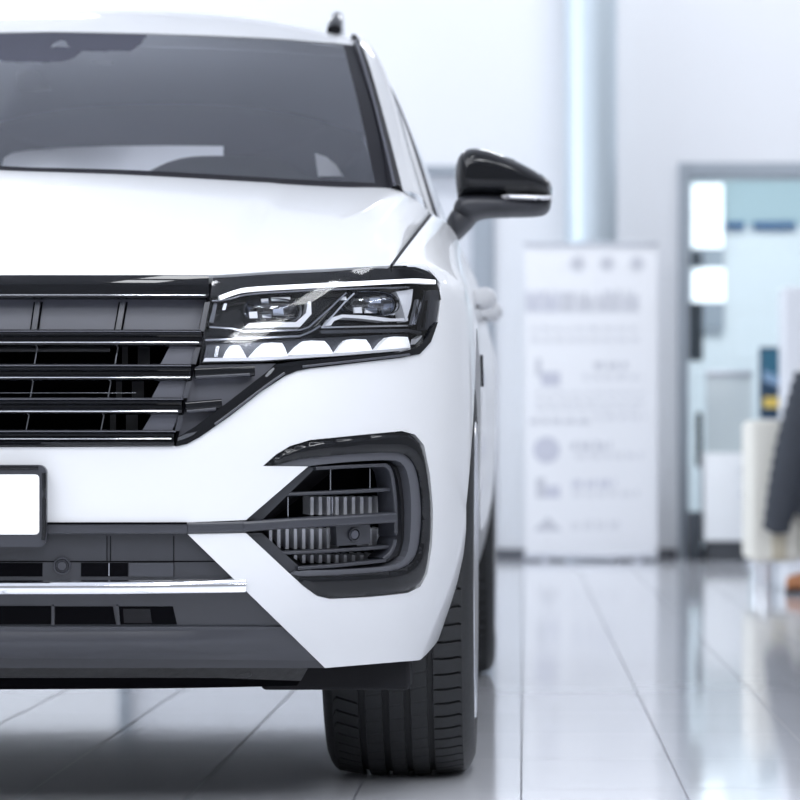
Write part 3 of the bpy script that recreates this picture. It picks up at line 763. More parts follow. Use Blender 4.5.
mirrored(m.build('fender_badge', 'gloss_black', car))

# --- glasshouse
top_pts = [at(0, 31.5, 2.09), at(53, 31.5, 2.09), at(200, 35, 2.11), at(290, 39.5, 2.14), at(354, 45, 2.20)]
top_pts[0] = top_pts[1].copy(); top_pts[0][0] = -.0; top_pts[1] = at(110, 32.5, 2.095); top_c = curve3(top_pts)
gbase = [p.copy() for p in base_pts[:6]] + [at(391, 188.8, 1.44)]
gbase_c = curve3(gbase)
nw, nh = 160, 100
Bp, Tp = reparam(gbase_c, nw), reparam(top_c, nw)
kk = np.linspace(0, 1, nh)[None, :, None]
Wn = np.array([0, -.39, .92])
Wg = Bp[:, None] * (1 - kk) + Tp[:, None] * kk + Wn * (.035 * np.sin(math.pi * kk) * (1 - .5 * np.linspace(0, 1, nw)[:, None, None] ** 2))
Wg = Wg + np.array([0, .006, -.0005])
full = np.concatenate([(Wg * np.array([-1, 1, 1]))[:0:-1], Wg], 0); nf = len(full)
BAND = [(20, 25), (152, 25), (140, 44), (130, 51.5), (80, 52), (74, 57.5), (66, 61), (57, 62.5), (20, 62.5)]
TRI = [(50, 47.5), (55, 42), (61, 40.8), (64.5, 42), (68, 47.8)]
def frit(i, j):
    s_ = abs(i + .5 - (nf - 1) / 2) / ((nf - 1) / 2)
    if s_ > .962 or j < 3 or j >= nh - 2: return 1
    a = full[i, j].copy(); a[0] = abs(a[0]); q_ = proj(a)
    if inside(q_, BAND) and not inside(proj(full[i, j]), TRI): return 2
    return 0
m = MB(); grid(m, full, mi=frit); m.build('windscreen', ['windscreen_glass', 'frit_black', 'shade_band'], car)
def ribbon(name, a, b, mat, n=30, parent=car, bulge=0., bdir=(0, 0, 1), k=6, mir=True, flip=False, thick=None):
    """a strip between two space curves"""
    t_ = np.linspace(0, 1, n); pa_, pb_ = a(t_), b(t_)
    rows = [pa_ * (1 - w) + pb_ * w + np.asarray(bdir) * bulge * math.sin(math.pi * w) for w in np.linspace(0, 1, k)]
    m = MB()
    if thick is None: grid(m, rows, flip=flip)
    else: shell(m, rows, thick, flip=flip)
    o = m.build(name, mat, parent)
    if mir: mirrored(o)
    return o
E0 = curve3([at(389, 188.8, 1.445), at(372, 116, 1.80), at(353, 45, 2.20)])
E1 = curve3([at(403, 190.5, 1.46), at(383.5, 115, 1.84), at(362, 45.5, 2.24)])
E1b = curve3([at(403, 190.5, 1.46), at(383.5, 115, 1.84), at(362, 45.5, 2.24), np.array([.632, 2.75, 1.612]), np.array([.63, 3.5, 1.62]), np.array([.58, 4.35, 1.57])])
E2 = curve3([at(426.5, 210, 1.70), at(408, 150, 1.95), at(388.5, 84, 2.24), at(374, 58, 2.45), np.array([.665, 2.95, 1.565]), np.array([.665, 3.6, 1.565]), np.array([.62, 4.35, 1.52])])
mould = curve3([at(396, 189.6, 1.44), at(378, 115.5, 1.80), at(357.5, 44.5, 2.21)])
m = MB(); grid(m, [E0(np.linspace(0, 1, 30)), mould(np.linspace(0, 1, 30)) + np.array([0, -.012, .012]), E1(np.linspace(0, 1, 30))]); mirrored(m.build('windscreen_moulding', 'gasket', car, angle=60))
m = MB(); t_ = np.linspace(0, 1, 30); tube(m, list(mould(t_) + np.array([-.002, -.010, .009])), .0035, 6); mirrored(m.build('moulding_line', 'grille_panel', car))
ribbon('roof_pillar', E1b, E2, 'white_paint', 60, bulge=.014, bdir=(.75, -.3, .6), k=10, flip=False)
off1 = lambda c, d: (lambda t: c(t) + np.array(d))
E2b = off1(E2, (.004, .006, -.008)); 
E3 = curve3([at(433, 213, 1.78), at(414, 150, 2.04), at(395, 99, 2.30), at(378, 66, 2.55), np.array([.68, 3.05, 1.535]), np.array([.68, 3.65, 1.535]), np.array([.635, 4.35, 1.50])])
E3b = off1(E3, (.003, .01, -.004))
ribbon('pillar_liner', off1(E0, (-.02, .03, -.02)), off1(E2, (-.03, .02, -.02)), 'cabin_grey', 40, k=4)
ribbon('pillar_seal', off1(E2, (-.001, 0, 0)), off1(E2, (.006, .012, -.012)), 'gasket', 50, k=3)
ribbon('door_frame', off1(E2, (.006, .012, -.012)), E3, 'white_paint', 50, k=4)
ribbon('window_seal', E3, off1(E3, (.010, .03, -.012)), 'gasket', 50, k=3)
GB = curve3([belt_pt(np.array(1.80)), belt_pt(np.array(2.6)), belt_pt(np.array(3.4)), belt_pt(np.array(4.4))])
ribbon('side_window', off1(E3, (.006, .03, -.012)), GB, 'side_glass', 50, k=8, bulge=.01, bdir=(1, 0, 0))
ribbon('belt_trim', GB, off1(GB, (.008, 0, -.012)), 'gasket', 50, k=3)
# black sail where the mirror stands and the corner of the pillar base
m = MB(); grid(m, [[at(403, 190.5, 1.46), at(415, 199, 1.50), at(432, 215, 1.55)], [at(426.5, 210, 1.70), at(430, 212, 1.72), belt_pt(np.array(1.72))], [belt_pt(np.array(1.9))] * 3])
mirrored(m.build('pillar_foot', 'white_paint', car))
# roof skin
ny = 40
xs = np.linspace(0, 1, 30); Tq = reparam(top_c, 30); E1s = E1(np.array([1.]))[0]
Tq = Tq + (E1s - Tq[-1]) * (xs ** 8)[:, None]
ysr = np.linspace(0, 1, ny); rows = []
edge_c = curve3([E1(np.array([1.]))[0], np.array([.632, 2.75, 1.612]), np.array([.63, 3.5, 1.62]), np.array([.58, 4.35, 1.57])])
zc = spline([2.09, 2.25, 2.5, 2.9, 3.4, 3.9, 4.4], [1.546, 1.595, 1.648, 1.692, 1.706, 1.695, 1.655])
R_ = np.zeros((30, ny, 3))
for j, w in enumerate(ysr):
    ec = edge_c(np.array([w]))[0]
    for i, a in enumerate(xs):
        y0_ = Tq[i, 1]; y = y0_ + (4.38 - y0_) * w
        x = Tq[i, 0] * (1 - w) + ec[0] * a * w if w < 1 else ec[0] * a
        x = a * ec[0]
        zcen = zc(y) + (Tq[0, 2] - zc(Tq[0, 1]))
        z = zcen + (ec[2] - float(zc(ec[1]))) * a ** 2.6 if w > 0 else Tq[i, 2]
        R_[i, j] = (x, y, z)
R_[:, 0] = Tq
ov = R_[:, :1] + np.array([0, .004, -.006]); R_ = np.concatenate([ov, R_], 1)
m = MB(); grid(m, np.concatenate([(R_ * np.array([-1, 1, 1]))[:0:-1], R_], 0), flip=False); m.build('roof', 'white_paint', car, angle=50)
m = MB(); R2 = R_[:, 1:] - np.array([0, 0, .03]); grid(m, np.concatenate([(R2 * np.array([-1, 1, 1]))[:0:-1], R2], 0), flip=True); m.build('headliner', 'cabin_grey', car)
m = MB(); T0 = R_[:, -1]; b0 = T0.copy(); b0[:, 2] = 1.12; b0[:, 1] = 4.66; b0[:, 0] *= 1.2; grid(m, np.concatenate([np.stack([T0, b0], 1)[:0:-1] * np.array([-1, 1, 1]), np.stack([T0, b0], 1)], 0)); m.build('rear_window', 'rear_glass', car)
# roof rail: black bar on two feet
rail = curve3([at(328, 28, 2.62), at(331, 19, 2.72), at(333.5, 17.5, 2.86), np.array([.565, 3.2, 1.68]), np.array([.535, 3.8, 1.68]), np.array([.51, 4.2, 1.66]), np.array([.50, 4.3, 1.64])])
m = MB(); secs = []
for p in rail(np.linspace(0, 1, 40)): secs.append([p + np.array([.016 * math.cos(w), 0, .013 * math.sin(w)]) for w in np.linspace(0, 2 * math.pi, 12, endpoint=False)])
p0 = at(334, 26, 2.64); 
secs = [[p0 + np.array([.018 * math.cos(w), 0, -.01 + .012 * math.sin(w)]) for w in np.linspace(0, 2 * math.pi, 12, endpoint=False)]] + [[p0 + np.array([.018 * math.cos(w), .03, .004 + .016 * math.sin(w)]) for w in np.linspace(0, 2 * math.pi, 12, endpoint=False)]] + \
       [[p + np.array([.010, 0, 0]) + np.array([.016 * math.cos(w), 0, .014 * math.sin(w)]) for w in np.linspace(0, 2 * math.pi, 12, endpoint=False)] for p in rail(np.linspace(.12, 1, 30))]
b_ = len(m.v); grid(m, secs, close_v=True); m.f.append(list(range(12))); m.n.append(None); m.m.append(0)
mirrored(m.build('roof_rail', 'gloss_black', car))

# --- door mirror
def pillow(name, outline, y, bulge, back, mat, parent, tilt=0., R=.03, dome=.02):
    """a body with the given front outline, rounded over at the rim, domed in front and behind"""
    o = dense([at(px, py, y)[[0, 2]] for px, py in smooth_poly(outline, 3, 75)], .006); V, T = fill(o, .006)
    A = np.array(V); P0 = np.array(o); P1 = np.roll(P0, -1, 0); d = P1 - P0; L2 = (d ** 2).sum(1) + 1e-12
    w = A[:, None] - P0[None]; t_ = np.clip((w * d).sum(-1) / L2, 0, 1); dist = np.sqrt(((w - t_[..., None] * d) ** 2).sum(-1)).min(1)
    c = A.mean(0); ext = np.abs(A - c).max(0); rim = dist < 1e-6
    q = np.clip(dist / R, 0, 1); f = np.sqrt(np.clip(1 - (1 - q) ** 2, 0, 1)); g = 1 - .5 * (((A - c) / ext) ** 2).sum(1)
    base = y + tilt * (A[:, 0] - c[0])
    fr = np.stack([A[:, 0], base - f * (bulge + dome * g), A[:, 1]], -1); bk = np.stack([A[:, 0], base + f * back, A[:, 1]], -1)
    n = len(A); idx = np.arange(n) + n; idx[rim] = np.arange(n)[rim]
    m = MB(); m.add(list(fr) + list(bk), [list(t) for t in T] + [[int(idx[i]) for i in reversed(t)] for t in T])
    return m.build(name, mat, parent, angle=75)
MY = 1.74
mir = pillow('door_mirror', [(456.5, 190), (455, 176), (457, 160), (463, 151.5), (474, 148), (488, 150), (511, 157.5), (535, 169), (550, 178.5), (552.5, 184), (552, 196), (525, 199), (495, 199), (470, 200), (458, 201)], MY, .075, .09, 'gloss_black', car, tilt=.35)
pillow('mirror_base', [(459, 196), (475, 193.5), (498, 194), (520, 197), (552, 197.5), (550.5, 208), (546, 214), (536, 216.5), (510, 217.5), (484, 219), (475, 223.5), (468, 224), (455, 216), (453, 209)], MY, .06, .085, 'trim_grey', mir, tilt=.35, R=.022)
pillow('mirror_arm', [(454, 208), (466, 206), (480, 217), (474, 226), (457, 243), (449, 236), (446, 222), (449, 215)], MY - .01, .05, .08, 'trim_grey', mir, R=.02)
ind = [(501, 196.5), (506, 194.3), (530, 194.8), (552.5, 194.3), (552, 199.6), (530, 200.2), (508, 200.2), (503, 199)]
pillow('turn_signal', ind, MY - .052, .02, .05, 'lamp_white', mir, tilt=.35, R=.004, dome=.002)
mirrored(mir)

# --- cabin
m = MB(); xs_ = np.linspace(-.78, .78, 60); prof = [(1.22, 1.03), (1.5, 1.10), (1.75, 1.165), (1.9, 1.19), (1.98, 1.175), (2.02, 1.10), (2.05, .7)]
grid(m, [[(x, y - .0 + .25 * (abs(x) / .78) ** 3 * (1 if y < 1.9 else 0), z + (.058 * math.exp(-((x - .40) / .17) ** 4) * sstep(1.5, 1.9, y) if z > 1.1 else 0)) for y, z in prof] for x in xs_], flip=False)
dash = m.build('dashboard', 'cabin', car)
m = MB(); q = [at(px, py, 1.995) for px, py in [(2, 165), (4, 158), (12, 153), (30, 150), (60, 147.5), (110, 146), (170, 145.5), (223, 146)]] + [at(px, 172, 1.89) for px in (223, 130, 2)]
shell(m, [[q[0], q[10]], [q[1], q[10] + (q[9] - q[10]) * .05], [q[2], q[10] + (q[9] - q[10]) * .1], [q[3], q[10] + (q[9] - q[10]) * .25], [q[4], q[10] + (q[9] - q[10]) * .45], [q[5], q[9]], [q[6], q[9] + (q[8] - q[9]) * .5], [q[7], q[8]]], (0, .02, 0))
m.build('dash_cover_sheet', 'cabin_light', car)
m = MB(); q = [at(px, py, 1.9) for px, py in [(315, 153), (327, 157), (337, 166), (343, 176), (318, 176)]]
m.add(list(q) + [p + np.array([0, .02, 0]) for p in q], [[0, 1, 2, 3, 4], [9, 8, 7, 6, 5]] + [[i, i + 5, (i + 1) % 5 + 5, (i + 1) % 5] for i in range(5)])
m.build('side_light_patch', 'cabin_light', car)  # white plate stands in for light coming through the side window
for sx in (-.38, .38):
    m = MB(); box(m, sx - .26, sx + .26, 2.35, 2.9, .55, .78, .06); box(m, sx - .24, sx + .24, 2.82, 2.98, .7, 1.02, .07); box(m, sx - .13, sx + .13, 2.86, 2.95, 1.0, 1.16, .045)
    m.build('seat', 'cabin', car)
m = MB(); cs = np.array([.39, 2.14, 1.03]); tube(m, [cs + .185 * np.array([math.cos(w), .35 * math.sin(w), .92 * math.sin(w)]) for w in np.linspace(0, 2 * math.pi, 36)], .015, 8)
box(m, .30, .48, 2.12, 2.16, .98, 1.06, .02); m.build('steering_wheel', 'cabin', car)
m = MB(); box(m, -.65, .65, 3.6, 3.8, .6, 1.2, .08); m.build('rear_bench', 'cabin', car)
def flat(name, pts, y, mat, th=.015, slope=.0):
    P = [at(px, py, y + slope * (py - pts[0][1])) for px, py in pts]; n = len(P); m = MB()
    V, T = fill([(p[0], p[2]) for p in P], .06); 
    def yy(z): return P[0][1] + (P[0][2] - z) * (-1.9 if slope else 0)
    fr = [(a, yy(b), b) for a, b in V]; bk = [(a, yy(b) + th, b) for a, b in V]; k = len(V)
    m.add(fr + bk, [list(t) for t in T] + [[i + k for i in reversed(t)] for t in T]); return m.build(name, mat, car, smooth=False)
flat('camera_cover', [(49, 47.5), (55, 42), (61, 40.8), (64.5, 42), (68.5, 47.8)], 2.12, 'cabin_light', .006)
flat('interior_mirror', [(17, 72), (33, 70), (38, 71), (43, 80), (50, 89), (36, 90), (18, 90)], 2.2, 'cabin_light', .02)  # the mirror's bright reflection is put into its white colour
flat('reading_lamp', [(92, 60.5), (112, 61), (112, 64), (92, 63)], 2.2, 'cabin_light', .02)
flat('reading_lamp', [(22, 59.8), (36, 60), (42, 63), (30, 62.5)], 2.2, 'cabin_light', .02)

# ------------------------------------------------------------------ SETTING
def room_mat(name, col, rough=.6, noise=.02, nscale=3.):
    return pbr(name, col, rough, noise=noise, nscale=nscale)
room_mat('wall_paint', (.82, .835, .87)); room_mat('ceiling_paint', (.8, .81, .84)); room_mat('office_wall', (.74, .79, .82)); room_mat('office_upper', (.42, .55, .59))
room_mat('skirting_grey', (.10, .105, .125), .4); room_mat('frame_grey', (.34, .38, .43), .35); room_mat('door_white', (.75, .77, .82), .4)
pbr('column_blue', (.62, .70, .76), .42, metal=.6)
# floor tiles
m_, N, Lk, b = nt('floor_tiles'); MATS['floor_tiles'] = m_
tc = N.new('ShaderNodeTexCoord'); sp = N.new('ShaderNodeSeparateXYZ'); cb = N.new('ShaderNodeCombineXYZ'); Lk.new(tc.outputs['Object'], sp.inputs[0])
ax_ = N.new('ShaderNodeMath'); ax_.operation = 'SUBTRACT'; ax_.inputs[1].default_value = .5905 - 1.2 * 10 - .0; Lk.new(sp.outputs['Y'], ax_.inputs[0])
ay_ = N.new('ShaderNodeMath'); ay_.operation = 'SUBTRACT'; ay_.inputs[1].default_value = 1.047 - .29 * 60; Lk.new(sp.outputs['X'], ay_.inputs[0])
Lk.new(ax_.outputs[0], cb.inputs[0]); Lk.new(ay_.outputs[0], cb.inputs[1])
bt = N.new('ShaderNodeTexBrick'); bt.offset = 0; bt.squash = 1
for k_, v_ in (('Scale', 1.), ('Mortar Size', .0022), ('Mortar Smooth', .1), ('Bias', 0.), ('Brick Width', .6), ('Row Height', .29)): bt.inputs[k_].default_value = v_
bt.inputs['Color1'].default_value = (.70, .715, .76, 1); bt.inputs['Color2'].default_value = (.66, .675, .72, 1); bt.inputs['Mortar'].default_value = (.16, .165, .19, 1)
Lk.new(cb.outputs[0], bt.inputs['Vector']); Lk.new(bt.outputs['Color'], b.inputs['Base Color'])
mr = N.new('ShaderNodeMapRange'); mr.inputs[3].default_value = .07; mr.inputs[4].default_value = .5; Lk.new(bt.outputs['Fac'], mr.inputs[0]); Lk.new(mr.outputs[0], b.inputs['Roughness'])
nz = N.new('ShaderNodeTexNoise'); nz.inputs['Scale'].default_value = 3.5; Lk.new(tc.outputs['Object'], nz.inputs['Vector'])
bp = N.new('ShaderNodeBump'); bp.inputs['Strength'].default_value = .06; bp.inputs['Distance'].default_value = .004; Lk.new(nz.outputs['Fac'], bp.inputs['Height']); Lk.new(bp.outputs[0], b.inputs['Normal'])
b.inputs['Specular IOR Level'].default_value = .6

YW = 14.29                                    # back wall of the showroom
def plane(name, pts, mat, th=.0):
    m = MB(); m.add(pts, [[0, 1, 2, 3]]); return structure(m.build(name, mat, smooth=False))
m = MB(); box(m, -14, 14, -12, 24, -.1, 0); structure(m.build('floor', 'floor_tiles', smooth=False))
dx0, dx1, dz = at(683.5, 0, YW)[0], at(683.5, 0, YW)[0] + 1.7, at(0, 168, YW)[2]
lx1, lz = at(494, 0, YW)[0], at(0, 166, YW)[2]; lx0 = lx1 - 2.2
CH = 5.4
m = MB()
for x0, x1, z0, z1 in ((-14, lx0, 0, CH), (lx0, lx1, lz, CH), (lx1, dx0, 0, CH), (dx0, dx1, dz, CH), (dx1, 14, 0, CH)): box(m, x0, x1, YW, YW + .22, z0, z1)
structure(m.build('wall_back', 'wall_paint', smooth=False))
m = MB(); box(m, -14, 14, -12, 24, CH, CH + .2); structure(m.build('ceiling', 'ceiling_paint', smooth=False))
# skirting
k_ = 0
for a, c in ((-14, lx0), (lx1, dx0 - .04), (dx1 + .04, 14)):
    m = MB(); box(m, a, c, YW - .025, YW, 0, .055, .004); structure(m.build('baseboard_back', 'skirting_grey'))
# unseen left wall; its glowing window is added to light from the left
XL = -9.5
m = MB()
for y0, y1, z0, z1 in ((-12, 2, 0, CH), (2, 12.5, 0, .6), (2, 12.5, 4.0, CH), (12.5, YW, 0, CH)): box(m, XL - .2, XL, y0, y1, z0, z1)
structure(m.build('wall_left', 'wall_paint', smooth=False))
pbr('left_glow', (.9, .95, 1), .5, emit=(.90, .96, 1.), estr=3.0)
m = MB()
for i in range(5): box(m, XL - .12, XL + .02, 2 + i * 2.55, 2.08 + i * 2.55, .6, 4.0)
w2_ = structure(m.build('added_window', 'frame_grey', smooth=False))
m = MB(); box(m, XL - .10, XL - .06, 2.08, 12.2, .6, 4.0); m.build('glow_pane', 'left_glow', w2_, smooth=False)
# round column in front of the wall
m = MB(); cc = at(591, 0, 13.95); cyl(m, (cc[0], 13.97, CH / 2), .15, CH, 'z', 64); structure(m.build('column', 'column_blue'))
# doorway at the right with a glass door leaf
m = MB()
for x0, x1, z0, z1 in ((dx0 - .03, dx0 + .03, 0, dz + .03), (dx1 - .03, dx1 + .03, 0, dz + .03), (dx0 + .03, dx1 - .03, dz - .055, dz + .03)): box(m, x0, x1, YW - .03, YW + .25, z0, z1, .006)
door = structure(m.build('door_1', 'frame_grey'))
m = MB(); box(m, dx0 + .03, dx1 - .03, YW + .10, YW + .11, .06, dz - .055); m.build('door_pane', 'door_glass', door, smooth=False)
m = MB(); box(m, dx0 + .03, dx1 - .03, YW + .08, YW + .13, .0, .06, .005); m.build('door_sill', 'skirting_grey', door)
m = MB(); pz0, pz1 = at(0, 467, YW)[2], at(0, 412, YW)[2]; hx_ = at(699.5, 0, YW)[0]; box(m, hx_ - .018, hx_ + .018, YW + .03, YW + .06, pz0, pz1, .01); box(m, hx_ - .01, hx_ + .01, YW + .05, YW + .1, pz0 + .03, pz0 + .05); box(m, hx_ - .01, hx_ + .01, YW + .05, YW + .1, pz1 - .05, pz1 - .03)
m.build('pull_handle', 'gasket', door)
# white door at the left, mostly behind the car
m = MB(); box(m, lx0 - .0, lx0 + .06, YW - .02, YW + .2, 0, lz, .005); box(m, lx1 - .13, lx1, YW - .02, YW + .2, 0, lz, .005); box(m, lx0 + .06, lx1 - .13, YW - .02, YW + .2, lz - .05, lz, .005)
d2 = structure(m.build('door_2', 'frame_grey'))
m = MB(); box(m, lx0 + .06, lx1 - .13, YW + .06, YW + .11, .0, lz - .05); m.build('door_leaf', 'door_white', d2, smooth=False)
# office beyond the doorway
YO = 18.2
m = MB(); box(m, dx0 - 1.5, dx1 + 2.5, YO, YO + .1, 0, at(0, 226, YO)[2]); box(m, dx0 - 1.5, dx1 + 2.5, YO, YO + .1, at(0, 226, YO)[2], 3.2, mi=1)
structure(m.build('wall_office', ['office_wall', 'office_upper'], smooth=False))
m = MB(); box(m, dx0 - 1.6, dx0 - 1.5, YW + .22, YO + .1, 0, 3.2); structure(m.build('wall_office_side', 'office_wall', smooth=False))
m = MB(); box(m, dx0 - 1.6, dx1 + 2.5, YW + .22, YO + .1, 3.2, 3.3); structure(m.build('ceiling_office', 'office_upper', smooth=False))
pbr('daylight', (.9, .95, 1), .5, emit=(.93, .98, 1.), estr=.85)
def wallbox(px0, px1, py0, py1, y, d, bev=.004):
    a, c = at(px0, py1, y), at(px1, py0, y); m = MB(); box(m, a[0], c[0], y, y + d, a[2], c[2], bev); return m
w = structure(wallbox(690, 724, 182, 330, YO - .06, .05).build('window_1', 'frame_grey'))
wallbox(692, 723, 184, 248, YO - .075, .016, 0).build('window_light', 'daylight', w, smooth=False)
wallbox(692, 725, 268, 302, YO - .075, .016, 0).build('window_light', 'daylight', w, smooth=False)

# ------------------------------------------------------------------ THINGS BEHIND THE CAR
pbr('banner_print', (.84, .85, .88), .5); pbr('ink_lilac', (.58, .59, .67), .5); pbr('ink_grey', (.58, .59, .64), .5); pbr('ink_pale', (.70, .71, .75), .5); pbr('silver', (.55, .57, .62), .3, metal=.8)
YB = 13.70
bn = tag(empty('banner_stand', (at(591, 0, YB)[0], YB, 0)), 'tall white roll-up banner stand with grey print against the back wall', 'banner')
def rel(o):
    o.matrix_parent_inverse = o.parent.matrix_basis.inverted() if False else o.matrix_parent_inverse
    return o
def at_home(o, par):
    """parent o without moving it"""
    o.parent = par; o.location = tuple(-np.array(par.location)); return o
def child(mb, name, mat, par, **k):
    mb.v = [tuple(np.array(p) - np.array(par.location)) for p in mb.v]
    return mb.build(name, mat, par, **k)
child(wallbox(525, 657, 245, 556, YB, .012, .002), 'banner_sheet', 'banner_print', bn)
child(wallbox(524, 658.5, 242.5, 246, YB - .008, .03, .004), 'top_rail', 'silver', bn)
a0, a1 = at(524, 0, YB)[0], at(658.5, 0, YB)[0]
m = MB(); box(m, a0, a1, YB - .04, YB + .10, .012, .045, .012); child(m, 'base_cassette', 'silver', bn)
for x in (a0 + .12, a1 - .12):
    m = MB(); box(m, x - .02, x + .02, YB - .10, YB + .16, 0, .014, .004); child(m, 'foot', 'silver', bn)
m = MB(); cyl(m, (at(591, 0, YB)[0], YB + .05, .95), .009, 1.8, 'z', 12); child(m, 'support_pole', 'silver', bn)
def mark(name, px0, px1, py0, py1, mat):
    child(wallbox(px0, px1, py0, py1, YB - .0016, .002, 0), name, mat, bn, smooth=False)
def lettering(px0, px1, py0, py1, mat, word=(6, 13), gap=3.2):
    """one line of print: letter strokes standing on a hairline, one connected relief"""
    x = px0; y = YB - .0016; z0 = at(0, py1, YB)[2]; z1 = at(0, py0, YB)[2]; hl = z0 + .0012; top = []
    X = lambda q: at(q, 0, YB)[0]
    while x < px1 - 1:
        w_ = min(random.uniform(*word), px1 - x); n_ = max(1, int(w_ / 2.6))
        for i in range(n_):
            a, c = X(x + w_ * i / n_), X(x + w_ * (i + .72) / n_); h = z1 - random.choice((0, 0, .25)) * (z1 - z0)
            top += [(a, hl), (a, h), (c, h), (c, hl)]
        x += w_ + gap
    P = [(top[0][0], z0)] + top + [(top[-1][0], z0)]; n = len(P); m = MB()
    m.add([(p, y, q) for p, q in P] + [(p, y + .002, q) for p, q in P], [list(range(n))[::-1], list(range(n, 2 * n))] + [[i, (i + 1) % n, (i + 1) % n + n, i + n] for i in range(n)])
    child(m, 'lettering', mat, bn, smooth=False)
for cx in (577.5, 607, 637):
    m = MB(); c = at(cx, 263.5, YB); cyl(m, (c[0], YB - .001, c[2]), .046, .0025, 'y', 32); child(m, 'round_emblem', 'ink_pale', bn)
    m = MB(); cyl(m, (c[0], YB - .0015, c[2]), .030, .0025, 'y', 32); child(m, 'round_emblem', 'ink_grey', bn)
lettering(526, 560, 291, 312, 'ink_lilac', (14, 18), 1.2); lettering(561, 604, 292, 312, 'ink_grey', (14, 20), 2.); lettering(604, 642, 290, 312, 'ink_grey', (14, 20), 1.5)
for y0 in (326, 337): lettering(531, 640, y0, y0 + 5, 'ink_pale')
mark('icon', 536, 541, 359, 376, 'ink_grey'); mark('icon', 541, 560, 372, 386, 'ink_lilac')
lettering(594, 628, 362, 369, 'ink_grey'); lettering(583, 643, 373, 380, 'ink_pale')
for y0 in (391, 400, 407): lettering(536, 645, y0, y0 + 4, 'ink_pale')
lettering(530, 592, 418, 424, 'ink_grey'); lettering(595, 646, 414, 420, 'ink_pale')
m = MB(); c = at(546.5, 450, YB); cyl(m, (c[0], YB - .001, c[2]), .075, .0025, 'y', 40); child(m, 'icon', 'ink_lilac', bn)
lettering(571, 612, 441, 450, 'ink_grey'); lettering(575, 644, 452, 459, 'ink_pale')
mark('icon', 536, 545, 478, 498, 'ink_grey'); mark('icon', 545, 560, 486, 498, 'ink_lilac')
lettering(572, 616, 479, 488, 'ink_lilac'); lettering(572, 640, 490, 497, 'ink_pale')
m = MB(); ti = [at(533, 531, YB), at(562, 531, YB), at(548, 517, YB)]; m.add([p - np.array([0, .0016, 0]) for p in ti] + [p + np.array([0, .001, 0]) for p in ti], [[0, 1, 2], [5, 4, 3], [0, 3, 4, 1], [1, 4, 5, 2], [2, 5, 3, 0]]); child(m, 'icon', 'ink_grey', bn, smooth=False)
lettering(571, 620, 520, 530, 'ink_pale')

pbr('cab_white', (.86, .88, .9), .4); pbr('plinth_dark', (.05, .055, .065), .5); pbr('glass_green', (.60, .67, .69), .25); pbr('picture_black', (.03, .04, .055), .4)
pbr('cream', (.80, .78, .71), .6); pbr('cream_tan', (.56, .51, .40), .6); pbr('coat_navy', (.038, .045, .06), .6, noise=.1, nscale=30, bump=.1); pbr('shoe_brown', (.42, .17, .07), .45)
pbr('screen_blue', (.015, .05, .10), .3); pbr('screen_teal', (.03, .14, .22), .3); pbr('screen_light', (.25, .38, .55), .3); pbr('screen_yellow', (.75, .55, .12), .35); pbr('sign_blue', (.02, .10, .24), .4)
# low cabinet inside the office
YC = 13.78
cab = tag(empty('cabinet', (at(725, 0, YC)[0], YC, 0)), 'low white cabinet on dark plinth standing in front of the glass doorway', 'cabinet')
m = wallbox(704.5, 750, 453, 541, YC, .45, .006); child(m, 'body', 'cab_white', cab)
a, c = at(707, 0, YC)[0], at(750, 0, YC)[0]; m = MB(); box(m, a, c, YC + .02, YC + .43, 0, at(0, 541, YC)[2]); child(m, 'plinth', 'plinth_dark', cab, smooth=False)
for py in (470, 494):
    m = MB(); p = at(743, py, YC); box(m, p[0] - .02, p[0] + .02, YC - .02, YC, p[2] - .008, p[2] + .008, .004); child(m, 'handle', 'silver', cab)
# tall glass screen standing on the cabinet
m = wallbox(706, 752, 375, 453, YC + .20, .02, .003); gs = tag(m.build('desk_screen', 'glass_green'), 'grey-green glass screen standing on the low white cabinet', 'screen')
m = wallbox(706, 752, 371, 376, YC + .19, .04, .004); m.build('screen_rail', 'silver', gs)
# wall things of the office
tag(wallbox(688.5, 703, 303, 361, 15.4, .03).build('wall_picture', 'picture_black'), 'tall dark narrow panel just inside the doorway, above the door handle', 'picture')
tag(wallbox(690, 702.5, 251, 266, YO - .12, .03).build('wall_speaker', 'picture_black'), 'small dark box between the two bright window panes in the doorway', 'speaker')
m = wallbox(688, 702, 512, 562, YC + .1, .2); m.v = [(x, y, max(z, 0.)) for x, y, z in m.v]; tag(m.build('waste_bin', 'picture_black'), 'dark narrow bin on the floor left of the white cabinet', 'bin')
m = wallbox(726, 745, 221.5, 229, YO - .05, .04); sg = m.build('wall_sign', 'sign_blue'); wallbox(753, 796, 221.5, 229, YO - .05, .04).build('sign_panel', 'sign_blue', sg)
tag(sg, 'narrow dark blue sign strip high on the office wall', 'sign')
# poster display with a yellow stripe
YP = 13.2
pd = tag(empty('poster_display', (at(772, 0, YP)[0], YP, 0)), 'dark blue poster display with yellow stripe behind the cream chair', 'display')
child(wallbox(759.5, 785, 347, 419, YP, .05, .006), 'casing', 'screen_blue', pd)
child(wallbox(762, 784.5, 350, 380, YP - .004, .006, 0), 'picture_field', 'screen_teal', pd, smooth=False)
m = MB(); q = [at(763.5, 370, YP - .007), at(784.5, 379, YP - .007), at(784.5, 389, YP - .007), at(763.5, 381, YP - .007)]; m.add([*q, *[p + np.array([0, .006, 0]) for p in q]], [[3, 2, 1, 0], [0, 1, 5, 4], [1, 2, 6, 5], [2, 3, 7, 6], [3, 0, 4, 7]]); child(m, 'light_band', 'screen_light', pd, smooth=False)
child(wallbox(763.5, 784.5, 397, 408, YP - .006, .006, 0), 'yellow_stripe', 'screen_yellow', pd, smooth=False)
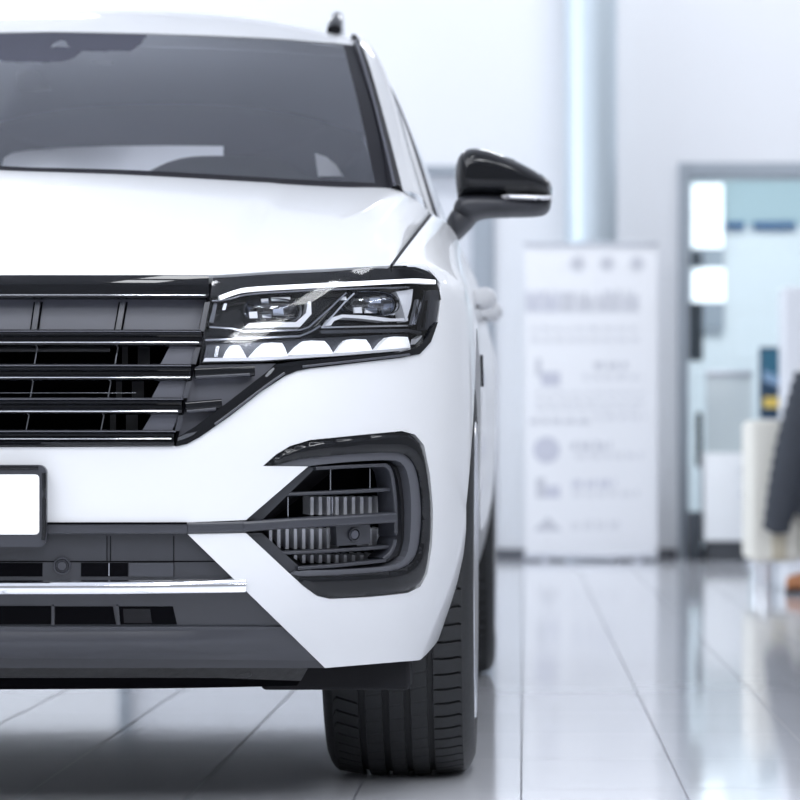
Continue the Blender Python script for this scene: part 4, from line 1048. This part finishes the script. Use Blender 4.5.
a, c = at(768, 0, YP)[0], at(777, 0, YP)[0]; m = MB(); box(m, a, c, YP + .01, YP + .04, .012, at(0, 419, YP)[2]); child(m, 'post', 'silver', pd)
m = MB(); box(m, a - .12, c + .14, YP - .1, YP + .15, 0, .014, .004); child(m, 'foot_plate', 'silver', pd)
# white display column at the frame edge
YV = 12.4
m = wallbox(784.5, 850, 287, 580, YV, .4, .01); m.v = [(x, y, z if z > .5 else 0.) for x, y, z in m.v]
tag(m.build('display_column', 'door_white'), 'tall plain white display column at the edge behind the dark coat', 'display column')
# armchair
YA = 9.6
chb = np.array([at(790, 0, YA)[0], YA + .3, 0])
ch = tag(empty('armchair', chb), 'cream box-shaped armchair on chrome legs in front of the poster display', 'armchair')
zt, zb = at(0, 420, YA)[2], at(0, 562, YA)[2]
xa = at(751, 0, YA)[0]
m = MB(); box(m, xa, xa + .22, YA, YA + .62, zb, zt, .025); m2 = child(m, 'side_panel', 'cream', ch)
m = MB(); box(m, xa + .75, xa + .87, YA, YA + .62, zb, zt, .025); child(m, 'side_panel', 'cream', ch)
m = MB(); box(m, xa + .225, xa + .745, YA, YA + .12, zb, 1.0, .03); child(m, 'backrest', 'cream', ch)
m = MB(); box(m, xa + .225, xa + .745, YA + .125, YA + .60, zb + .02, zb + .25, .04); child(m, 'seat', 'cream', ch)
m = MB(); q0, q1 = at(772, 0, YA)[0], at(786, 0, YA)[0]; box(m, q0, q1, YA - .012, YA, zb + .005, at(0, 535, YA)[2] , .004); child(m, 'back_patch', 'cream_tan', ch)
for x in (xa + .07, xa + .80):
    for y in (YA + .06, YA + .55):
        m = MB(); cyl(m, (x, y, zb / 2), .022, zb, 'z', 16); child(m, 'leg', 'chrome', ch)
# quilted coat draped over the chair back, sleeve hanging
def quilt(pts, radii, n=24, flat=.55, ridges=13):
    c_ = curve3(pts); tt_ = np.linspace(0, 1, 120); P = c_(tt_); r = np.interp(tt_, np.linspace(0, 1, len(radii)), radii); rings = []
    for i, p in enumerate(P):
        d = c_(min(1, tt_[i] + .01)) - c_(max(0, tt_[i] - .01)); d /= np.linalg.norm(d); a = np.cross(d, (0, 1, 0)); a /= np.linalg.norm(a)
        k = 1 - .10 * (abs(math.cos(math.pi * tt_[i] * ridges)) ** 6); cap = min(1, (tt_[i] * 30 + .15), ((1 - tt_[i]) * 30 + .3))
        rings.append([p + (a * math.cos(w) + np.array([0, 1, 0]) * flat * math.sin(w)) * r[i] * k * cap for w in np.linspace(0, 2 * math.pi, n, endpoint=False)])
    m = MB(); grid(m, rings, close_v=True)
    m.f.append(list(range(n))); m.n.append(None); m.m.append(0); e_ = len(m.v) - n; m.f.append([e_ + i for i in reversed(range(n))]); m.n.append(None); m.m.append(0)
    return m
YK = YA - .13
coat_base = np.array([at(800, 0, YK)[0], YK, 0])
ct = tag(empty('coat', coat_base), 'dark navy quilted coat draped over the cream armchair, one sleeve hanging', 'coat')
child(quilt([at(814, 372, YK), at(806, 400, YK), at(795, 440, YK), at(784, 490, YK), at(775, 534, YK)], [.085, .085, .082, .074, .060]), 'sleeve', 'coat_navy', ct)
bodyp = quilt([at(838, 350, YK + .05), at(832, 420, YK + .04), at(826, 480, YK + .03), at(822, 520, YK + .03)], [.12, .17, .18, .16], flat=.3)
child(bodyp, 'coat_body', 'coat_navy', ct)
m = quilt([at(826, 345, YK + .05), at(840, 338, YK + .05), at(856, 345, YK + .05)], [.05, .06, .05], ridges=3); child(m, 'collar', 'coat_navy', ct)
m = MB(); box(m, xa + .25, xa + .72, YK - .02, YA + .14, 1.0, 1.05, .022); child(m, 'yoke', 'coat_navy', ct)
# brown shoe on the floor
YS = at(0, 0, 9.2)[1]; sb = np.array([at(796, 0, YS)[0], YS, 0])
shoe = tag(empty('shoe', sb), 'orange-brown shoe on the floor under the draped coat', 'shoe')
secs = []
for k, (x, w_, h_) in enumerate(((-.045, .01, .03), (-.04, .03, .06), (0, .04, .075), (.06, .042, .085), (.12, .045, .10), (.18, .04, .115), (.23, .035, .11), (.25, .01, .06))):
    secs.append([(sb[0] + x, sb[1] + w_ * math.cos(a), max(.012, .012 + h_ * (.5 + .5 * math.sin(a)))) for a in np.linspace(0, 2 * math.pi, 18, endpoint=False)])
m = MB(); grid(m, secs, close_v=True); child(m, 'upper', 'shoe_brown', shoe)
m = MB(); box(m, sb[0] - .05, sb[0] + .25, sb[1] - .045, sb[1] + .045, 0, .015, .006); child(m, 'sole', 'plinth_dark', shoe)

# ------------------------------------------------------------------ LIGHT
W = bpy.data.worlds.new('World'); bpy.context.scene.world = W; W.use_nodes = True
bg = W.node_tree.nodes['Background']; bg.inputs[0].default_value = (.88, .92, 1.0, 1); bg.inputs[1].default_value = .32
def area(name, loc, sx, sy, energy, rot=(0, 0, 0), col=(.95, .97, 1.)):
    l = bpy.data.lights.new(name, 'AREA'); l.shape = 'RECTANGLE'; l.size = sx; l.size_y = sy; l.energy = energy; l.color = col
    o = bpy.data.objects.new(name, l); C.objects.link(o); o.location = loc; o.rotation_euler = rot; return o
for x in (-5.4, -1.8, 1.8, 5.4):
    for y in (-8, -4.4, -.8, 12.3): area('ceiling_luminaire', (x, y, CH - .02), 1.0, 2.4 if y < 5 else 1.2, (122 if y < -2 else 62) if y < 5 else 56)
area('office_fill_lamp', (dx0 + .8, 16.4, 3.15), 2., 1.2, 74)  # unseen lamp, added to brighten the office

# ------------------------------------------------------------------ CAMERA
cd = bpy.data.cameras.new('camera'); cam = bpy.data.objects.new('camera', cd); C.objects.link(cam)
cam.location = tuple(CAM); cam.rotation_euler = (math.pi / 2, 0, 0)
cd.sensor_width = 36; cd.lens = F / 800 * 36; cd.shift_x = (400 - VX) / 800; cd.shift_y = -(400 - VY) / 800
cd.dof.use_dof = True; cd.dof.focus_distance = 5.62; cd.dof.aperture_fstop = cd.lens / 1000 / .026; cd.clip_end = 200
sc = bpy.context.scene; sc.camera = cam
vs = sc.view_settings; vs.view_transform = 'Standard'; vs.look = 'None'; vs.gamma = 1; vs.use_curve_mapping = False; vs.exposure = 0.27
